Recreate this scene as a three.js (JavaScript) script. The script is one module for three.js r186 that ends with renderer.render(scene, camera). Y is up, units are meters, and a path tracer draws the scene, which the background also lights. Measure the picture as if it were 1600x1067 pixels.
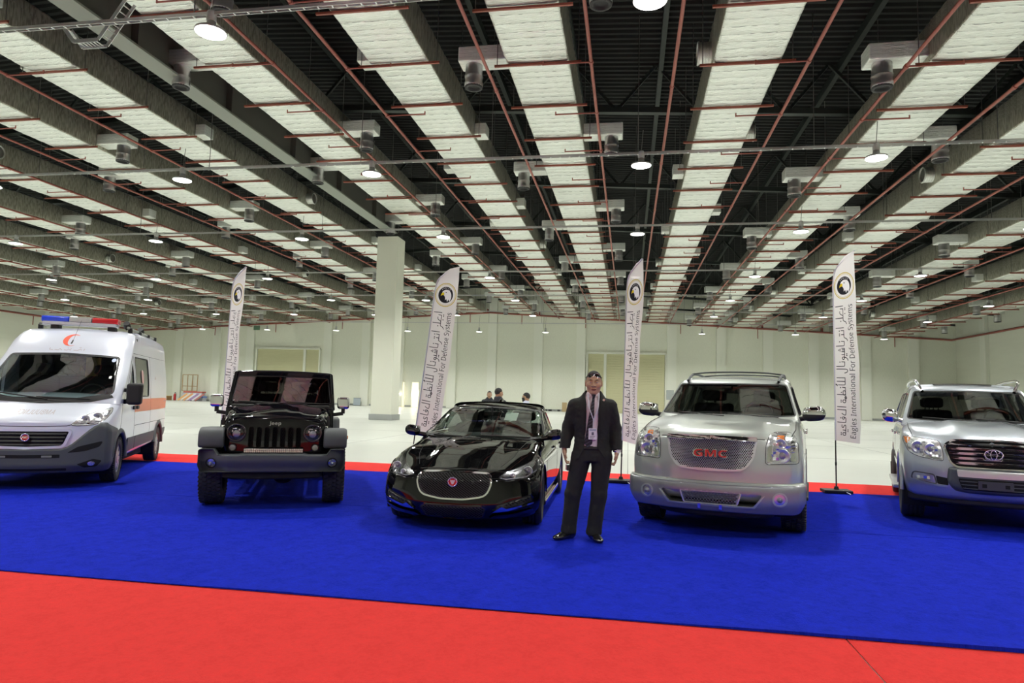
import * as THREE from 'three';
import { mergeGeometries, mergeVertices, toCreasedNormals } from 'three/addons/utils/BufferGeometryUtils.js';
import { TessellateModifier } from 'three/addons/modifiers/TessellateModifier.js';
import { FontLoader } from 'three/addons/loaders/FontLoader.js';
import { RoundedBoxGeometry } from 'three/addons/geometries/RoundedBoxGeometry.js';
import { Brush, Evaluator, SUBTRACTION, INTERSECTION, ADDITION } from 'three-bvh-csg';
import { MeshBVH } from 'three-mesh-bvh';

// ---------------------------------------------------------------- camera, light, exposure
const scene = new THREE.Scene();
scene.background = new THREE.Color(0x000000);
const W = 1600, H = 1067, FOCAL = 1060;
const camera = new THREE.PerspectiveCamera(2 * Math.atan(H / 2 / FOCAL) * 180 / Math.PI, W / H, 0.1, 300);
{
  const fwdC = new THREE.Vector3(982 - 800, 625 - 533.5, FOCAL).normalize();   // vanishing point of the ducts
  const hor = new THREE.Vector3(1, 0.026, 0);                                   // slope of the horizon
  const upC = new THREE.Vector3().crossVectors(hor, fwdC).normalize();
  if (upC.y > 0) upC.negate();
  const rightC = new THREE.Vector3().crossVectors(fwdC, upC.clone().negate()).normalize();
  if (rightC.x < 0) rightC.negate();
  const bx = new THREE.Vector3(rightC.x, upC.x, -fwdC.x), by = new THREE.Vector3(-rightC.y, -upC.y, fwdC.y), bz = new THREE.Vector3(-rightC.z, -upC.z, fwdC.z);
  camera.position.set(0, 1.46, 0);
  camera.quaternion.setFromRotationMatrix(new THREE.Matrix4().makeBasis(bx, by, bz));
  camera.updateMatrixWorld(); camera.updateProjectionMatrix();
}
const wholeView = new THREE.PerspectiveCamera(camera.fov, W / H, 0.1, 300); wholeView.position.copy(camera.position); wholeView.quaternion.copy(camera.quaternion); wholeView.updateMatrixWorld(); wholeView.updateProjectionMatrix();
const renderer = new THREE.WebGLRenderer({ antialias: true });
renderer.toneMapping = THREE.LinearToneMapping;
renderer.toneMappingExposure = 1.25;
renderer.shadowMap.enabled = true;
const LAMP_CANDELA = 150, LAMP_COLOR = new THREE.Color(1.0, 0.995, 0.95), LAMP_GLOW = 6;

// ---------------------------------------------------------------- helpers
let seed = 12345;
const rnd = () => { seed = (seed * 1664525 + 1013904223) >>> 0; return seed / 4294967296; };
const rr = (a, b) => a + (b - a) * rnd();
const V = (x, y, z) => new THREE.Vector3(x, y, z);
const clamp = (x, a, b) => Math.min(b, Math.max(a, x));
const lerp = (a, b, t) => a + (b - a) * t;
const sstep = (a, b, x) => { const t = clamp((x - a) / (b - a), 0, 1); return t * t * (3 - 2 * t); };
const used = {};
function numbered(n) { const k = used[n] = (used[n] ?? -1) + 1; return k ? `${n}_${String(k).padStart(3, '0')}` : n; }
function tag(o, label, category, group, kind) {
  o.userData = {}; if (label) o.userData.label = label; if (category) o.userData.category = category;
  if (group) o.userData.group = group; if (kind) o.userData.kind = kind; return o;
}
function thing(name, label, category, pos = [0, 0, 0], turn = 0, group) {
  const o = new THREE.Group(); o.name = numbered(name); o.position.set(...pos); o.rotation.y = turn; scene.add(o);
  return tag(o, label, category, group);
}
function grp(name, parent) { const o = new THREE.Group(); o.name = numbered(name); parent.add(o); return o; }
function obj(name, geos, mat, parent = scene) {
  let g = Array.isArray(geos) ? (geos.length > 1 ? mergeAny(geos) : geos[0]) : geos;
  const m = new THREE.Mesh(g, mat); m.name = numbered(name); m.castShadow = m.receiveShadow = true; parent.add(m); return m;
}
function mergeAny(list) {
  list = list.map(g => { let k = g.index ? g.toNonIndexed() : g.clone(); for (const n of Object.keys(k.attributes)) if (!['position', 'normal', 'uv'].includes(n)) k.deleteAttribute(n); return k; });
  const uv = list.every(g => g.attributes.uv);
  for (const g of list) { if (!uv && g.attributes.uv) g.deleteAttribute('uv'); if (!g.attributes.normal) g.computeVertexNormals(); g.morphAttributes = {}; g.clearGroups(); }
  return mergeGeometries(list);
}
function struct(name, geos, mat, label) { const m = obj(name, geos, mat); tag(m, label, null, null, 'structure'); return m; }
const box = (w, h, d, x = 0, y = 0, z = 0) => new THREE.BoxGeometry(w, h, d).translate(x, y, z);
const rbx = (w, h, d, r, x = 0, y = 0, z = 0, s = 2) => new RoundedBoxGeometry(w, h, d, s, Math.min(r, w / 2.01, h / 2.01, d / 2.01)).translate(x, y, z);
function rod(a, b, r, seg = 8, r2 = r) {
  const A = V(...a), B = V(...b), d = B.clone().sub(A), L = d.length();
  return new THREE.CylinderGeometry(r2, r, L, seg).applyQuaternion(new THREE.Quaternion().setFromUnitVectors(V(0, 1, 0), d.normalize())).translate((A.x + B.x) / 2, (A.y + B.y) / 2, (A.z + B.z) / 2);
}
function bar(a, b, w, h) {   // box bar from a to b, w across, h in the up direction
  const A = V(...a), B = V(...b), d = B.clone().sub(A), L = d.length(); d.normalize();
  const up = Math.abs(d.y) > 0.99 ? V(0, 0, 1) : V(0, 1, 0), x = V().crossVectors(up, d).normalize(), y = V().crossVectors(d, x);
  return new THREE.BoxGeometry(w, h, L).applyMatrix4(new THREE.Matrix4().makeBasis(x, y, d).setPosition(A.add(B).multiplyScalar(.5)));
}
function tube(pts, r, n = 24, seg = 8, closed = false, tension = .5) { return new THREE.TubeGeometry(new THREE.CatmullRomCurve3(pts.map(p => V(...p)), closed, 'catmullrom', tension), n, r, seg, closed); }
const lathe = (pts, seg = 32) => new THREE.LatheGeometry(pts.map(p => new THREE.Vector2(...p)), seg);
const std = (color, roughness = .6, metalness = 0, more = {}) => new THREE.MeshStandardMaterial({ color, roughness, metalness, ...more });
const phys = (color, roughness, metalness, more = {}) => new THREE.MeshPhysicalMaterial({ color, roughness, metalness, ...more });
const lin = (r, g, b) => new THREE.Color().setRGB(r, g, b);
// value noise on a torus of period p
function noise2(p, sd) {
  const t = new Float32Array(p * p); let s = sd >>> 0; for (let i = 0; i < t.length; i++) { s = (s * 1664525 + 1013904223) >>> 0; t[i] = s / 4294967296; }
  return (x, y) => { const xi = Math.floor(x), yi = Math.floor(y); let fx = x - xi, fy = y - yi; fx = fx * fx * (3 - 2 * fx); fy = fy * fy * (3 - 2 * fy);
    const a = ((xi % p) + p) % p, b = (a + 1) % p, c = ((yi % p) + p) % p, d = (c + 1) % p;
    return lerp(lerp(t[c * p + a], t[c * p + b], fx), lerp(t[d * p + a], t[d * p + b], fx), fy); };
}
function dataTex(w, h, fn, srgb = false, rx = 1, ry = 1) {
  const d = new Uint8Array(w * h * 4);
  for (let y = 0; y < h; y++) for (let x = 0; x < w; x++) { const c = fn(x / w, y / h), i = (y * w + x) * 4; d[i] = clamp(c[0], 0, 1) * 255; d[i + 1] = clamp(c[1], 0, 1) * 255; d[i + 2] = clamp(c[2], 0, 1) * 255; d[i + 3] = 255; }
  const t = new THREE.DataTexture(d, w, h); t.wrapS = t.wrapT = THREE.RepeatWrapping; t.magFilter = THREE.LinearFilter; t.minFilter = THREE.LinearMipmapLinearFilter; t.generateMipmaps = true;
  if (srgb) t.colorSpace = THREE.SRGBColorSpace; t.repeat.set(rx, ry); t.needsUpdate = true; return t;
}
function canvasTex(w, h, draw) { const c = document.createElement('canvas'); c.width = w; c.height = h; draw(c.getContext('2d'), w, h); const t = new THREE.CanvasTexture(c); t.colorSpace = THREE.SRGBColorSpace; t.anisotropy = 8; return t; }
const planUV = (g, s = 1) => { const p = g.attributes.position, u = new Float32Array(p.count * 2); for (let i = 0; i < p.count; i++) { u[2 * i] = p.getX(i) * s; u[2 * i + 1] = p.getZ(i) * s; } g.setAttribute('uv', new THREE.BufferAttribute(u, 2)); return g; };
const inFrame = (x, y, z, m = 0) => { const v = V(x, y, z).project(wholeView); return v.z < 1 && Math.abs(v.x) < 1 + m && Math.abs(v.y) < 1 + m; };
const ORD = ['first', 'second', 'third', 'fourth', 'fifth', 'sixth', 'seventh', 'eighth', 'ninth', 'tenth', 'eleventh', 'twelfth', 'thirteenth', 'fourteenth', 'fifteenth', 'sixteenth', 'seventeenth', 'eighteenth', 'nineteenth', 'twentieth'];
// ---------------------------------------------------------------- the hall
const XL = -61, XR = 33, ZB = -76, ZF = 16, RIDGE = -15.65;
const roofY = x => 14.4 - .055 * Math.abs(x - RIDGE), ductY = x => 11.02 - .055 * Math.abs(x - RIDGE);
const nA = noise2(16, 7), nB = noise2(64, 11), nC = noise2(128, 23);
const M = {};
M.floor = std(lin(.545, .57, .525), .3, 0, {
  map: dataTex(512, 512, (u, v) => { const n = .55 * nA(u * 16, v * 16) + .3 * nB(u * 64, v * 64) + .15 * nC(u * 128, v * 128); const k = .97 + .04 * n; return [k, k, k * .985]; }, false, 1 / 14, 1 / 14),
  roughnessMap: dataTex(256, 256, (u, v) => { const n = .6 * nA(u * 16, v * 16) + .4 * nB(u * 64, v * 64); const k = .94 + .1 * n; return [k, k, k]; }, false, 1 / 9, 1 / 9) });
M.joint = std(lin(.3, .31, .29), .8);
M.wall = std(lin(.80, .82, .70), .75, 0, { map: dataTex(256, 256, (u, v) => { const n = .6 * nA(u * 16, v * 8) + .4 * nB(u * 64, v * 64); const k = .94 + .08 * n; return [k, k, k]; }), bumpMap: null });
M.pilaster = std(lin(.82, .84, .74), .7);
M.column = std(lin(.74, .75, .64), .7);
M.skirt = std(lin(.36, .38, .36), .6);
M.shutter = std(lin(.60, .585, .36), .55);
M.deck = std(lin(.010, .012, .011), .8, 0);
M.steel = std(lin(.026, .034, .03), .55, .1);
M.steelPale = std(lin(.22, .24, .20), .5, .1);
M.concreteDark = std(lin(.10, .10, .085), .8);
M.redPipe = std(lin(.30, .085, .062), .45, .1);
M.redBar = std(lin(.26, .07, .04), .5, .1);
M.darkRod = std(lin(.16, .16, .15), .5, .6);
M.galv = std(lin(.62, .63, .62), .35, .8);
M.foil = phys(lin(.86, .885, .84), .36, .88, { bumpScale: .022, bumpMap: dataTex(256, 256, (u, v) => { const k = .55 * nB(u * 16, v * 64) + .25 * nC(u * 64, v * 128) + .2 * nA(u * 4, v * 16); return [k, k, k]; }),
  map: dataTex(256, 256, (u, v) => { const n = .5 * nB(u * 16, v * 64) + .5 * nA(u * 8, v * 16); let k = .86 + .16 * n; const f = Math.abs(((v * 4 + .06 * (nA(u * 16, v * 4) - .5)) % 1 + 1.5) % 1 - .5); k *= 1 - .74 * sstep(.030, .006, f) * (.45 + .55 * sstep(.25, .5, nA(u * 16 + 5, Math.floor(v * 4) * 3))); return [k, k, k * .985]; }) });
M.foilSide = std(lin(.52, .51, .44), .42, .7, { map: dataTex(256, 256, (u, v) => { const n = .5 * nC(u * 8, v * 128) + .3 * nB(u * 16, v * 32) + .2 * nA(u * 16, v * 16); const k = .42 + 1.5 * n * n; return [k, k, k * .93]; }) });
M.foilSeam = std(lin(.22, .22, .2), .5, .5);
M.nozzle = std(lin(.55, .55, .56), .3, .85);
M.black = std(lin(.012, .012, .012), .6);
M.lampShade = std(lin(.55, .56, .55), .4, .3);
M.lampGlow = std(lin(.9, .9, .85), .4, 0, { emissive: LAMP_COLOR, emissiveIntensity: LAMP_GLOW });

{ // floor slab, walls, roof
  struct('floor', planUV(box(XR - XL + 2, .3, ZF - ZB + 2, (XL + XR) / 2, -.15, (ZF + ZB) / 2)), M.floor, 'pale polished concrete floor of the hall');
  const fl = scene.getObjectByName('floor');      // joints of the slab
  for (let z = -20; z > ZB + 2; z -= 6) obj('slab_joint', box(XR - XL - 1, .004, .02, (XL + XR) / 2, 0, z), M.joint, fl);
  for (let x = -56; x < 32; x += 8) obj('slab_joint', box(.02, .004, ZF - ZB - 2, x, 0, (ZF + ZB) / 2), M.joint, fl);
  const wallShape = (x0, x1) => { const s = new THREE.Shape(); s.moveTo(x0, 0); s.lineTo(x1, 0); s.lineTo(x1, roofY(x1)); s.lineTo(RIDGE, roofY(RIDGE)); s.lineTo(x0, roofY(x0)); return s; };
  for (const [n, z, d] of [['wall_back', ZB - .3, .3], ['wall_front', ZF, .3]]) struct(n, new THREE.ExtrudeGeometry(wallShape(XL - .3, XR + .3), { depth: d, bevelEnabled: false }).translate(0, 0, z), M.wall, n === 'wall_back' ? 'cream panelled wall across the far end of the hall' : undefined);
  struct('wall_left', box(.3, roofY(XL), ZF - ZB, XL - .15, roofY(XL) / 2, (ZF + ZB) / 2), M.wall, 'cream wall at the far left corner');
  struct('wall_right', box(.3, roofY(XR), ZF - ZB, XR + .15, roofY(XR) / 2, (ZF + ZB) / 2), M.wall, 'cream wall at the far right corner');
  // corrugated roof deck
  const prof = []; const P = .32; for (let z = ZB; z < ZF; z += P) prof.push([z, 0], [z + P * .35, 0], [z + P * .5, .09], [z + P * .85, .09]); prof.push([ZF, 0]);
  const pos = [], idx = [], xs = [XL - .3, RIDGE, XR + .3];
  for (const [z, y] of prof) for (const x of xs) pos.push(x, roofY(x) + y, z);
  const nb = pos.length / 3; for (const [z, y] of prof) for (const x of xs) pos.push(x, roofY(x) + .25, z);
  for (let i = 0; i < prof.length - 1; i++) for (let j = 0; j < 2; j++) { const a = i * 3 + j, b = a + 1, c = a + 3, d = c + 1; idx.push(a, b, c, b, d, c, a + nb, c + nb, b + nb, b + nb, c + nb, d + nb); }
  const dg = new THREE.BufferGeometry(); dg.setAttribute('position', new THREE.Float32BufferAttribute(pos, 3)); dg.setIndex(idx); const dgn = dg.toNonIndexed(); dgn.computeVertexNormals();
  struct('ceiling', dgn, M.deck, 'dark corrugated metal roof deck above the ducts');
  // pilasters on the walls
  const floorC = scene.getObjectByName('floor'), wb = scene.getObjectByName('wall_back');
  for (const x of [-55, -49.9, -45.4, -35.4, -30.6, -26.4, -20.1, -15.4, -10.1, -5.3, 4.6, 9.8, 14.6, 19.2, 24.3, 28.9]) obj('pilaster', [box(1.0, roofY(x) - .05, .35, x, roofY(x) / 2, ZB + .17)], M.pilaster, wb);
  for (const [x, w] of [[-52.4, 4.1], [-47.6, 3.4], [-33, 3.6], [-28.5, 3], [-23.2, 5], [-17.7, 3.6], [-12.7, 4], [-7.7, 3.6], [7.2, 4], [12.2, 3.6], [17, 3.4], [21.7, 3.9], [26.6, 3.4], [31.2, 3.4]]) obj('skirting', box(w, .22, .06, x, .11, ZB + .03), M.skirt, wb);
  const wr = scene.getObjectByName('wall_right');
  for (const z of [-70, -62.5, -55, -47.5]) obj('pilaster', box(.35, roofY(XR) - .05, 1.0, XR - .17, roofY(XR) / 2, z), M.pilaster, wr);
  const wl = scene.getObjectByName('wall_left');
  for (const z of [-70, -62.5, -55, -47.5]) obj('pilaster', box(.35, roofY(XL) - .05, 1.0, XL + .17, roofY(XL) / 2, z), M.pilaster, wl);
  // roller shutters: a frame, a mullion and slats
  const shutter = (n, x0, x1, xm, lab) => {
    const d = new THREE.Group(); d.name = n; scene.add(d); tag(d, lab, null, null, 'structure');
    obj('shutter_frame', [box(.18, 6.6, .25, x0, 3.3, ZB + .12), box(.18, 6.6, .25, x1, 3.3, ZB + .12), box(x1 - x0, .22, .25, (x0 + x1) / 2, 6.6, ZB + .12)], M.pilaster, d);
    obj('mullion', box(.3, 6.5, .24, xm, 3.25, ZB + .13), M.pilaster, d);
    const sg = rbx(1, .266, .06, .012, 0, 0, 0, 1);
    for (const [a, b] of [[x0, xm], [xm, x1]]) for (let i = 0; i < 24; i++) { const s = obj('slat', sg, M.shutter, d); s.scale.x = Math.abs(b - a) - .3; s.position.set((a + b) / 2, .14 + i * .27, ZB + .07); }
  };
  shutter('door_1', -44.6, -36.4, -38.3, 'olive yellow roller shutter behind the black off-roader');
  shutter('door_2', -4.6, 4.0, -2.6, 'olive yellow roller shutter behind the standing man');
  // two narrow lit doorways
  for (const [x, k] of [[-26.1, 3], [-24.4, 4]]) {
    const d = new THREE.Group(); d.name = 'door_' + k; scene.add(d); tag(d, k === 3 ? 'narrow bright doorway beside the square column' : 'narrow bright doorway nearer the second banner', null, null, 'structure');
    obj('door_frame', [box(.09, 2.9, .16, x - .42, 1.45, ZB + .08), box(.09, 2.9, .16, x + .42, 1.45, ZB + .08), box(.93, .1, .16, x, 2.92, ZB + .08)], M.pilaster, d);
    obj('door_pane', box(.75, 2.85, .05, x, 1.43, ZB + .05), std(lin(.85, .78, .6), .4, 0, { emissive: lin(1, .85, .6), emissiveIntensity: .7 }), d);
    const l = new THREE.PointLight(lin(1, .85, .6), 3, 0, 2); l.position.set(x, 1.5, ZB + .35); l.castShadow = true; d.add(l);
  }
}
{ // the square column, its skirt, and the long steel beam it carries
  const c = new THREE.Group(); c.name = 'column'; scene.add(c); tag(c, 'square cream concrete column carrying the long pale roof beam', null, null, 'structure');
  obj('column_shaft', rbx(1.22, 10.4, 1.25, .02, -13.62, 5.2, -36.9), M.column, c);
  obj('column_base', rbx(1.36, .32, 1.4, .02, -13.62, .16, -36.9), M.skirt, c);
  obj('column_head', box(1.5, .2, .3, -13.62, 10.5, -36.5), M.black, c);
  const b = new THREE.Group(); b.name = 'beam'; scene.add(b); tag(b, 'pale steel beam running from the column top towards the camera', null, null, 'structure');
  obj('flange', [box(.62, .06, 50, -13.4, 10.6, -11.6), box(.62, .06, 50, -13.4, 11.95, -11.6)], M.steelPale, b);
  obj('web', box(.05, 1.3, 50, -13.4, 11.28, -11.6), M.concreteDark, b);
  for (let i = 0; i < 9; i++) obj('stiffener', box(.5, 1.28, .03, -13.4, 11.28, 2 - i * 4.4), M.concreteDark, b);
}
// roof steel: trusses across the hall, purlins along it
for (let k = 0; k < 9; k++) {
  const z = -6.5 - 8.7 * k;
  const t = new THREE.Group(); t.name = numbered('roof_truss'); scene.add(t); tag(t, `dark steel truss, ${ORD[k]} across the roof from the front`, null, null, 'structure');
  obj('chord', [bar([XL, roofY(XL) - 1.75, z], [RIDGE, roofY(RIDGE) - 1.75, z], .25, .2), bar([RIDGE, roofY(RIDGE) - 1.75, z], [XR, roofY(XR) - 1.75, z], .25, .2)], M.steel, t);
  for (let x = XL + 1; x < XR - 3; x += 2.9) { obj('diagonal', bar([x, roofY(x) - .1, z], [x + 1.4, roofY(x + 1.4) - 1.7, z], .1, .1), M.steel, t); obj('diagonal', bar([x + 1.5, roofY(x + 1.5) - 1.7, z], [x + 2.8, roofY(x + 2.8) - .1, z], .1, .1), M.steel, t); }
}
for (let x = XL + 2; x < XR - 1; x += 3) struct(numbered('purlin'), box(.16, .3, ZF - ZB, x, roofY(x) - .16, (ZF + ZB) / 2), M.steel, 'dark steel purlin under the roof deck');

// ---------------------------------------------------------------- air ducts
const DUCTS = [-56.4, -51.4, -46.4, -41.4, -36.4, -31.4, -26.5, -21.4, -17.2, -11.35, -6.3, -2.47, 2.83, 7.85, 11.67, 16.75, 21.6, 26.4];
const NEAR = 11;                                             // index of the duct above the sedan
const DZ0 = 13, DZ1 = ZB + .35, DW = 1.68, DH = 1.02;
function ductGeometry(sd, x, lod) {
  seed = sd; const st = []; let z = DZ0, bn = 0;
  while (z > DZ1 + .6) { const L = rr(.26, .42) * lod, a = rr(.012, .035), b = rr(-.02, .02); for (const [t, s] of [[0, -.012], [.04, 0], [.3, a * .8], [.7, a], [.96, 0]]) st.push([z - L * t, s, b, bn + t]); z -= L; bn++; }
  st.push([DZ1, 0, 0, bn]);
  const ring = []; const w = DW / 2, h = DH, r = .07;
  for (const [px, py, k] of [[-w, h - r, 0], [-w + r, h, 0], [0, h, 0], [w - r, h, 0], [w, h - r, 0], [w, h * .5, .35], [w, r, .2], [w - r * .3, r * .3, .2], [w - r, 0, .35], [w * .5, 0, .9], [0, 0, 1], [-w * .5, 0, .9], [-w + r, 0, .35], [-w + r * .3, r * .3, .2], [-w, r, .2], [-w, h * .5, .35]]) ring.push([px, py, k]);
  const n = ring.length, pos = [], uv = [], idx = [];
  st.forEach(([zz, s, b, vv], i) => { ring.forEach(([px, py, k], j) => { const j1 = (rnd() - .5) * .012; pos.push(x + px + (Math.abs(px) > w * .9 && py > .1 ? Math.sign(px) * s * .6 : 0) + j1, ductY(x) + py - (py < .05 ? s * k * 1.1 : 0) + b * .4 * k, zz); uv.push(j * .22, vv * .25); }); });
  const side = [];
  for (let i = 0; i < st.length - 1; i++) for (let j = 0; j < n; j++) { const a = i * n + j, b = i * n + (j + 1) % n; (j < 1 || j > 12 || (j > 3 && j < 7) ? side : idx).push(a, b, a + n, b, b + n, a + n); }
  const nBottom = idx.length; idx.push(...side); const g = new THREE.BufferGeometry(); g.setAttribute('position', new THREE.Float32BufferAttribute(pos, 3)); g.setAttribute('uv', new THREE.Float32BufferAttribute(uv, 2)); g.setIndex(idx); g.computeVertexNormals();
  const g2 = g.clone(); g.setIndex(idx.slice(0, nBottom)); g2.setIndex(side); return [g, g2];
}
const nozzleG = [lathe([[.17, -.62], [.235, -.62], [.25, -.59], [.25, -.5], [.235, -.48], [.235, -.36], [.25, -.345], [.25, -.3], [.235, -.28], [.235, 0]], 24)];
const nozzleFaceG = [lathe([[0, -.58], [.16, -.58], [.17, -.64], [.24, -.64], [.245, -.59], [.17, -.55], [0, -.5]], 20), ...[.06, .12].map(r => new THREE.TorusGeometry(r, .008, 4, 20).rotateX(Math.PI / 2).translate(0, -.57, 0))];
const branchG = rbx(1.35, .42, .62, .04), stubG = rbx(.42, .42, .58, .03), ringG = [new THREE.CylinderGeometry(.27, .27, .34, 20, 1, true).rotateZ(Math.PI / 2), new THREE.TorusGeometry(.27, .03, 6, 24).rotateY(Math.PI / 2).translate(.17, 0, 0)];
const ringFaceG = new THREE.CylinderGeometry(.25, .25, .04, 20).rotateZ(Math.PI / 2);
const barG = [box(DW + .62, .055, .06), box(DW + .62, .05, .012, 0, .03, -.03)], rodG = new THREE.CylinderGeometry(.011, .011, 2.6, 5).translate(0, 1.3, 0);
const ductName = i => i === NEAR ? 'above the black sedan' : i < NEAR ? `${ORD[NEAR - i - 1]} left of the sedan's duct` : `${ORD[i - NEAR - 1]} right of the sedan's duct`;
const barM = mergeAny(barG), nozM = mergeAny(nozzleG), nozF = mergeAny(nozzleFaceG), ringM = mergeAny(ringG);
DUCTS.forEach((x, i) => {
  const d = thing('air_duct', `long foil-wrapped air duct, ${ductName(i)}`, 'air duct', [0, 0, 0], 0, 'foil-wrapped ducts under the roof');
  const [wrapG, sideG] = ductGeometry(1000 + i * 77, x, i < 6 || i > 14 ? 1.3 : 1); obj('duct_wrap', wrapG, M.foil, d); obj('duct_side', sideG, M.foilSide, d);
  const yb = ductY(x);
  for (let k = 0; k < 28; k++) { const z = -9.2 - 2.62 * k; if (!inFrame(x, yb, z, .12) || z < ZB + 1) continue;
    const b = obj('support_bar', barM, M.redBar, d); b.position.set(x, yb - .07, z);
    for (const s of [-1, 1]) { const r = obj('hanger_rod', rodG, M.darkRod, b); r.position.x = s * (DW / 2 + .24); } }
  const full = Math.abs(i - NEAR) % 2 === 0;
  for (let k = -1; k < 7; k++) for (const s of [-1, 1]) {
    let z = (s < 0 ? -17.4 : -22.9) - 9 * k; if (x > 14) for (const t of [-20.65, -29.4, -39.9, -49.4, -58.8, -68.2]) if (Math.abs(z - t) < .6) z += .9; if (z < ZB + 2 || !inFrame(x + s, yb, z, .1)) continue;
    const a = grp('air_outlet', d);
    if (full) {
      const b = obj('branch_duct', branchG, M.foil, a); b.position.set(x + s * (DW / 2 + .66), yb + .36, z);
      const nz = obj('nozzle', nozM, M.nozzle, a); nz.position.set(x + s * (DW / 2 + .95), yb + .16, z);
      const f = obj('nozzle_grille', nozF, M.black, a); f.position.copy(nz.position);
    } else if ((i + k) % 3) { const b = obj('stub_duct', stubG, M.foil, a); b.position.set(x + s * (DW / 2 + .2), yb + .34, z); }
    else { const b = obj('duct_collar', ringM, M.foil, a); b.position.set(x + s * (DW / 2 + .15), yb + .42, z); b.scale.x = s; const f = obj('collar_cap', ringFaceG, M.concreteDark, a); f.position.set(x + s * (DW / 2 + .28), yb + .42, z); }
  }
});
// sprinkler pipes along the ducts, with arms that reach under them
DUCTS.forEach((x, i) => {
  const s = [7, 8, 10, 13, 17].includes(i) ? -1 : 1, px = x + s * 1.42, y = ductY(x) - .18;
  const p = thing('sprinkler_pipe', `red sprinkler pipe with arms beside the duct ${ductName(i)}`, 'pipe', [px, y, 0], 0, 'red sprinkler pipes under the roof');
  obj('pipe', rod([0, 0, -4], [0, 0, ZB + .8], .045, 8), M.redPipe, p);
  for (let k = 0; k < 20; k++) { const z = -10.6 - 3.15 * k; if (z < ZB + 1.5 || !inFrame(px, y, z, .1)) continue;
    const a = obj('sprinkler_arm', [rod([0, 0, 0], [-s * 1.25, 0, 0], .022, 6), rod([-s * 1.25, -.02, 0], [-s * 1.25, .09, 0], .02, 6)], M.redPipe, p); a.position.z = z;
    const c = obj('coupling', new THREE.CylinderGeometry(.062, .062, .12, 8).rotateX(Math.PI / 2), M.redPipe, p); c.position.z = z; }
});
for (const [bx, by, bl] of [[1.05, 9.86, 'bare red pipe in the dark bay right of the duct above the black sedan'], [-3.75, 10.0, 'bare red pipe close to the left edge of the duct above the black sedan'], [9.3, 9.4, 'bare red pipe in the bay two ducts right of the sedan’s duct']]) { const p = thing('sprinkler_pipe', bl, 'pipe', [bx, by, 0]);
  obj('pipe', rod([0, 0, -4], [0, 0, ZB + .8], .045, 8), M.redPipe, p); for (let k = 0; k < 8; k++) obj('coupling', new THREE.CylinderGeometry(.06, .06, .12, 8).rotateX(Math.PI / 2).translate(0, 0, -12 - 6 * k), M.redPipe, p); }
{ // red main on the far wall, following the gable
  const y = x => 11.0 - .0535 * Math.abs(x - RIDGE), z = ZB + .6;
  const p = thing('wall_pipe', 'thick red fire main crossing the far wall below the ducts', 'pipe');
  obj('pipe', [rod([XL + .5, y(XL), z], [RIDGE, y(RIDGE), z], .1, 8), rod([RIDGE, y(RIDGE), z], [XR - .6, y(XR), z], .1, 8)], M.redPipe, p);
  for (const x of [-50, -42, -33.5, -29.5, -18, -12, -4.8, 5.5, 13.5, 21.5, 27]) obj('drop', rod([x, y(x), z], [x, y(x) - 1.1, z], .045, 6), M.redPipe, p);
  for (let x = -58; x < 31; x += 6) obj('pipe_bracket', box(.12, .5, .5, x, y(x) + .2, z - .25), M.redPipe, p);
  const q = thing('wall_pipe', 'thick red fire main along the far right wall', 'pipe');
  obj('pipe', rod([XR - .6, y(XR), z], [XR - .6, y(XR), -20], .1, 8), M.redPipe, q); obj('drop', rod([XR - .6, y(XR), -60], [XR - .6, y(XR) - 1, -60], .045, 6), M.redPipe, q);
  const q2 = thing('wall_pipe', 'thick red fire main along the far left wall', 'pipe');
  obj('pipe', rod([XL + .6, y(XL), z], [XL + .6, y(XL), -20], .1, 8), M.redPipe, q2); obj('drop', rod([XL + .6, y(XL), -60], [XL + .6, y(XL) - 1, -60], .045, 6), M.redPipe, q2);
}
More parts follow.
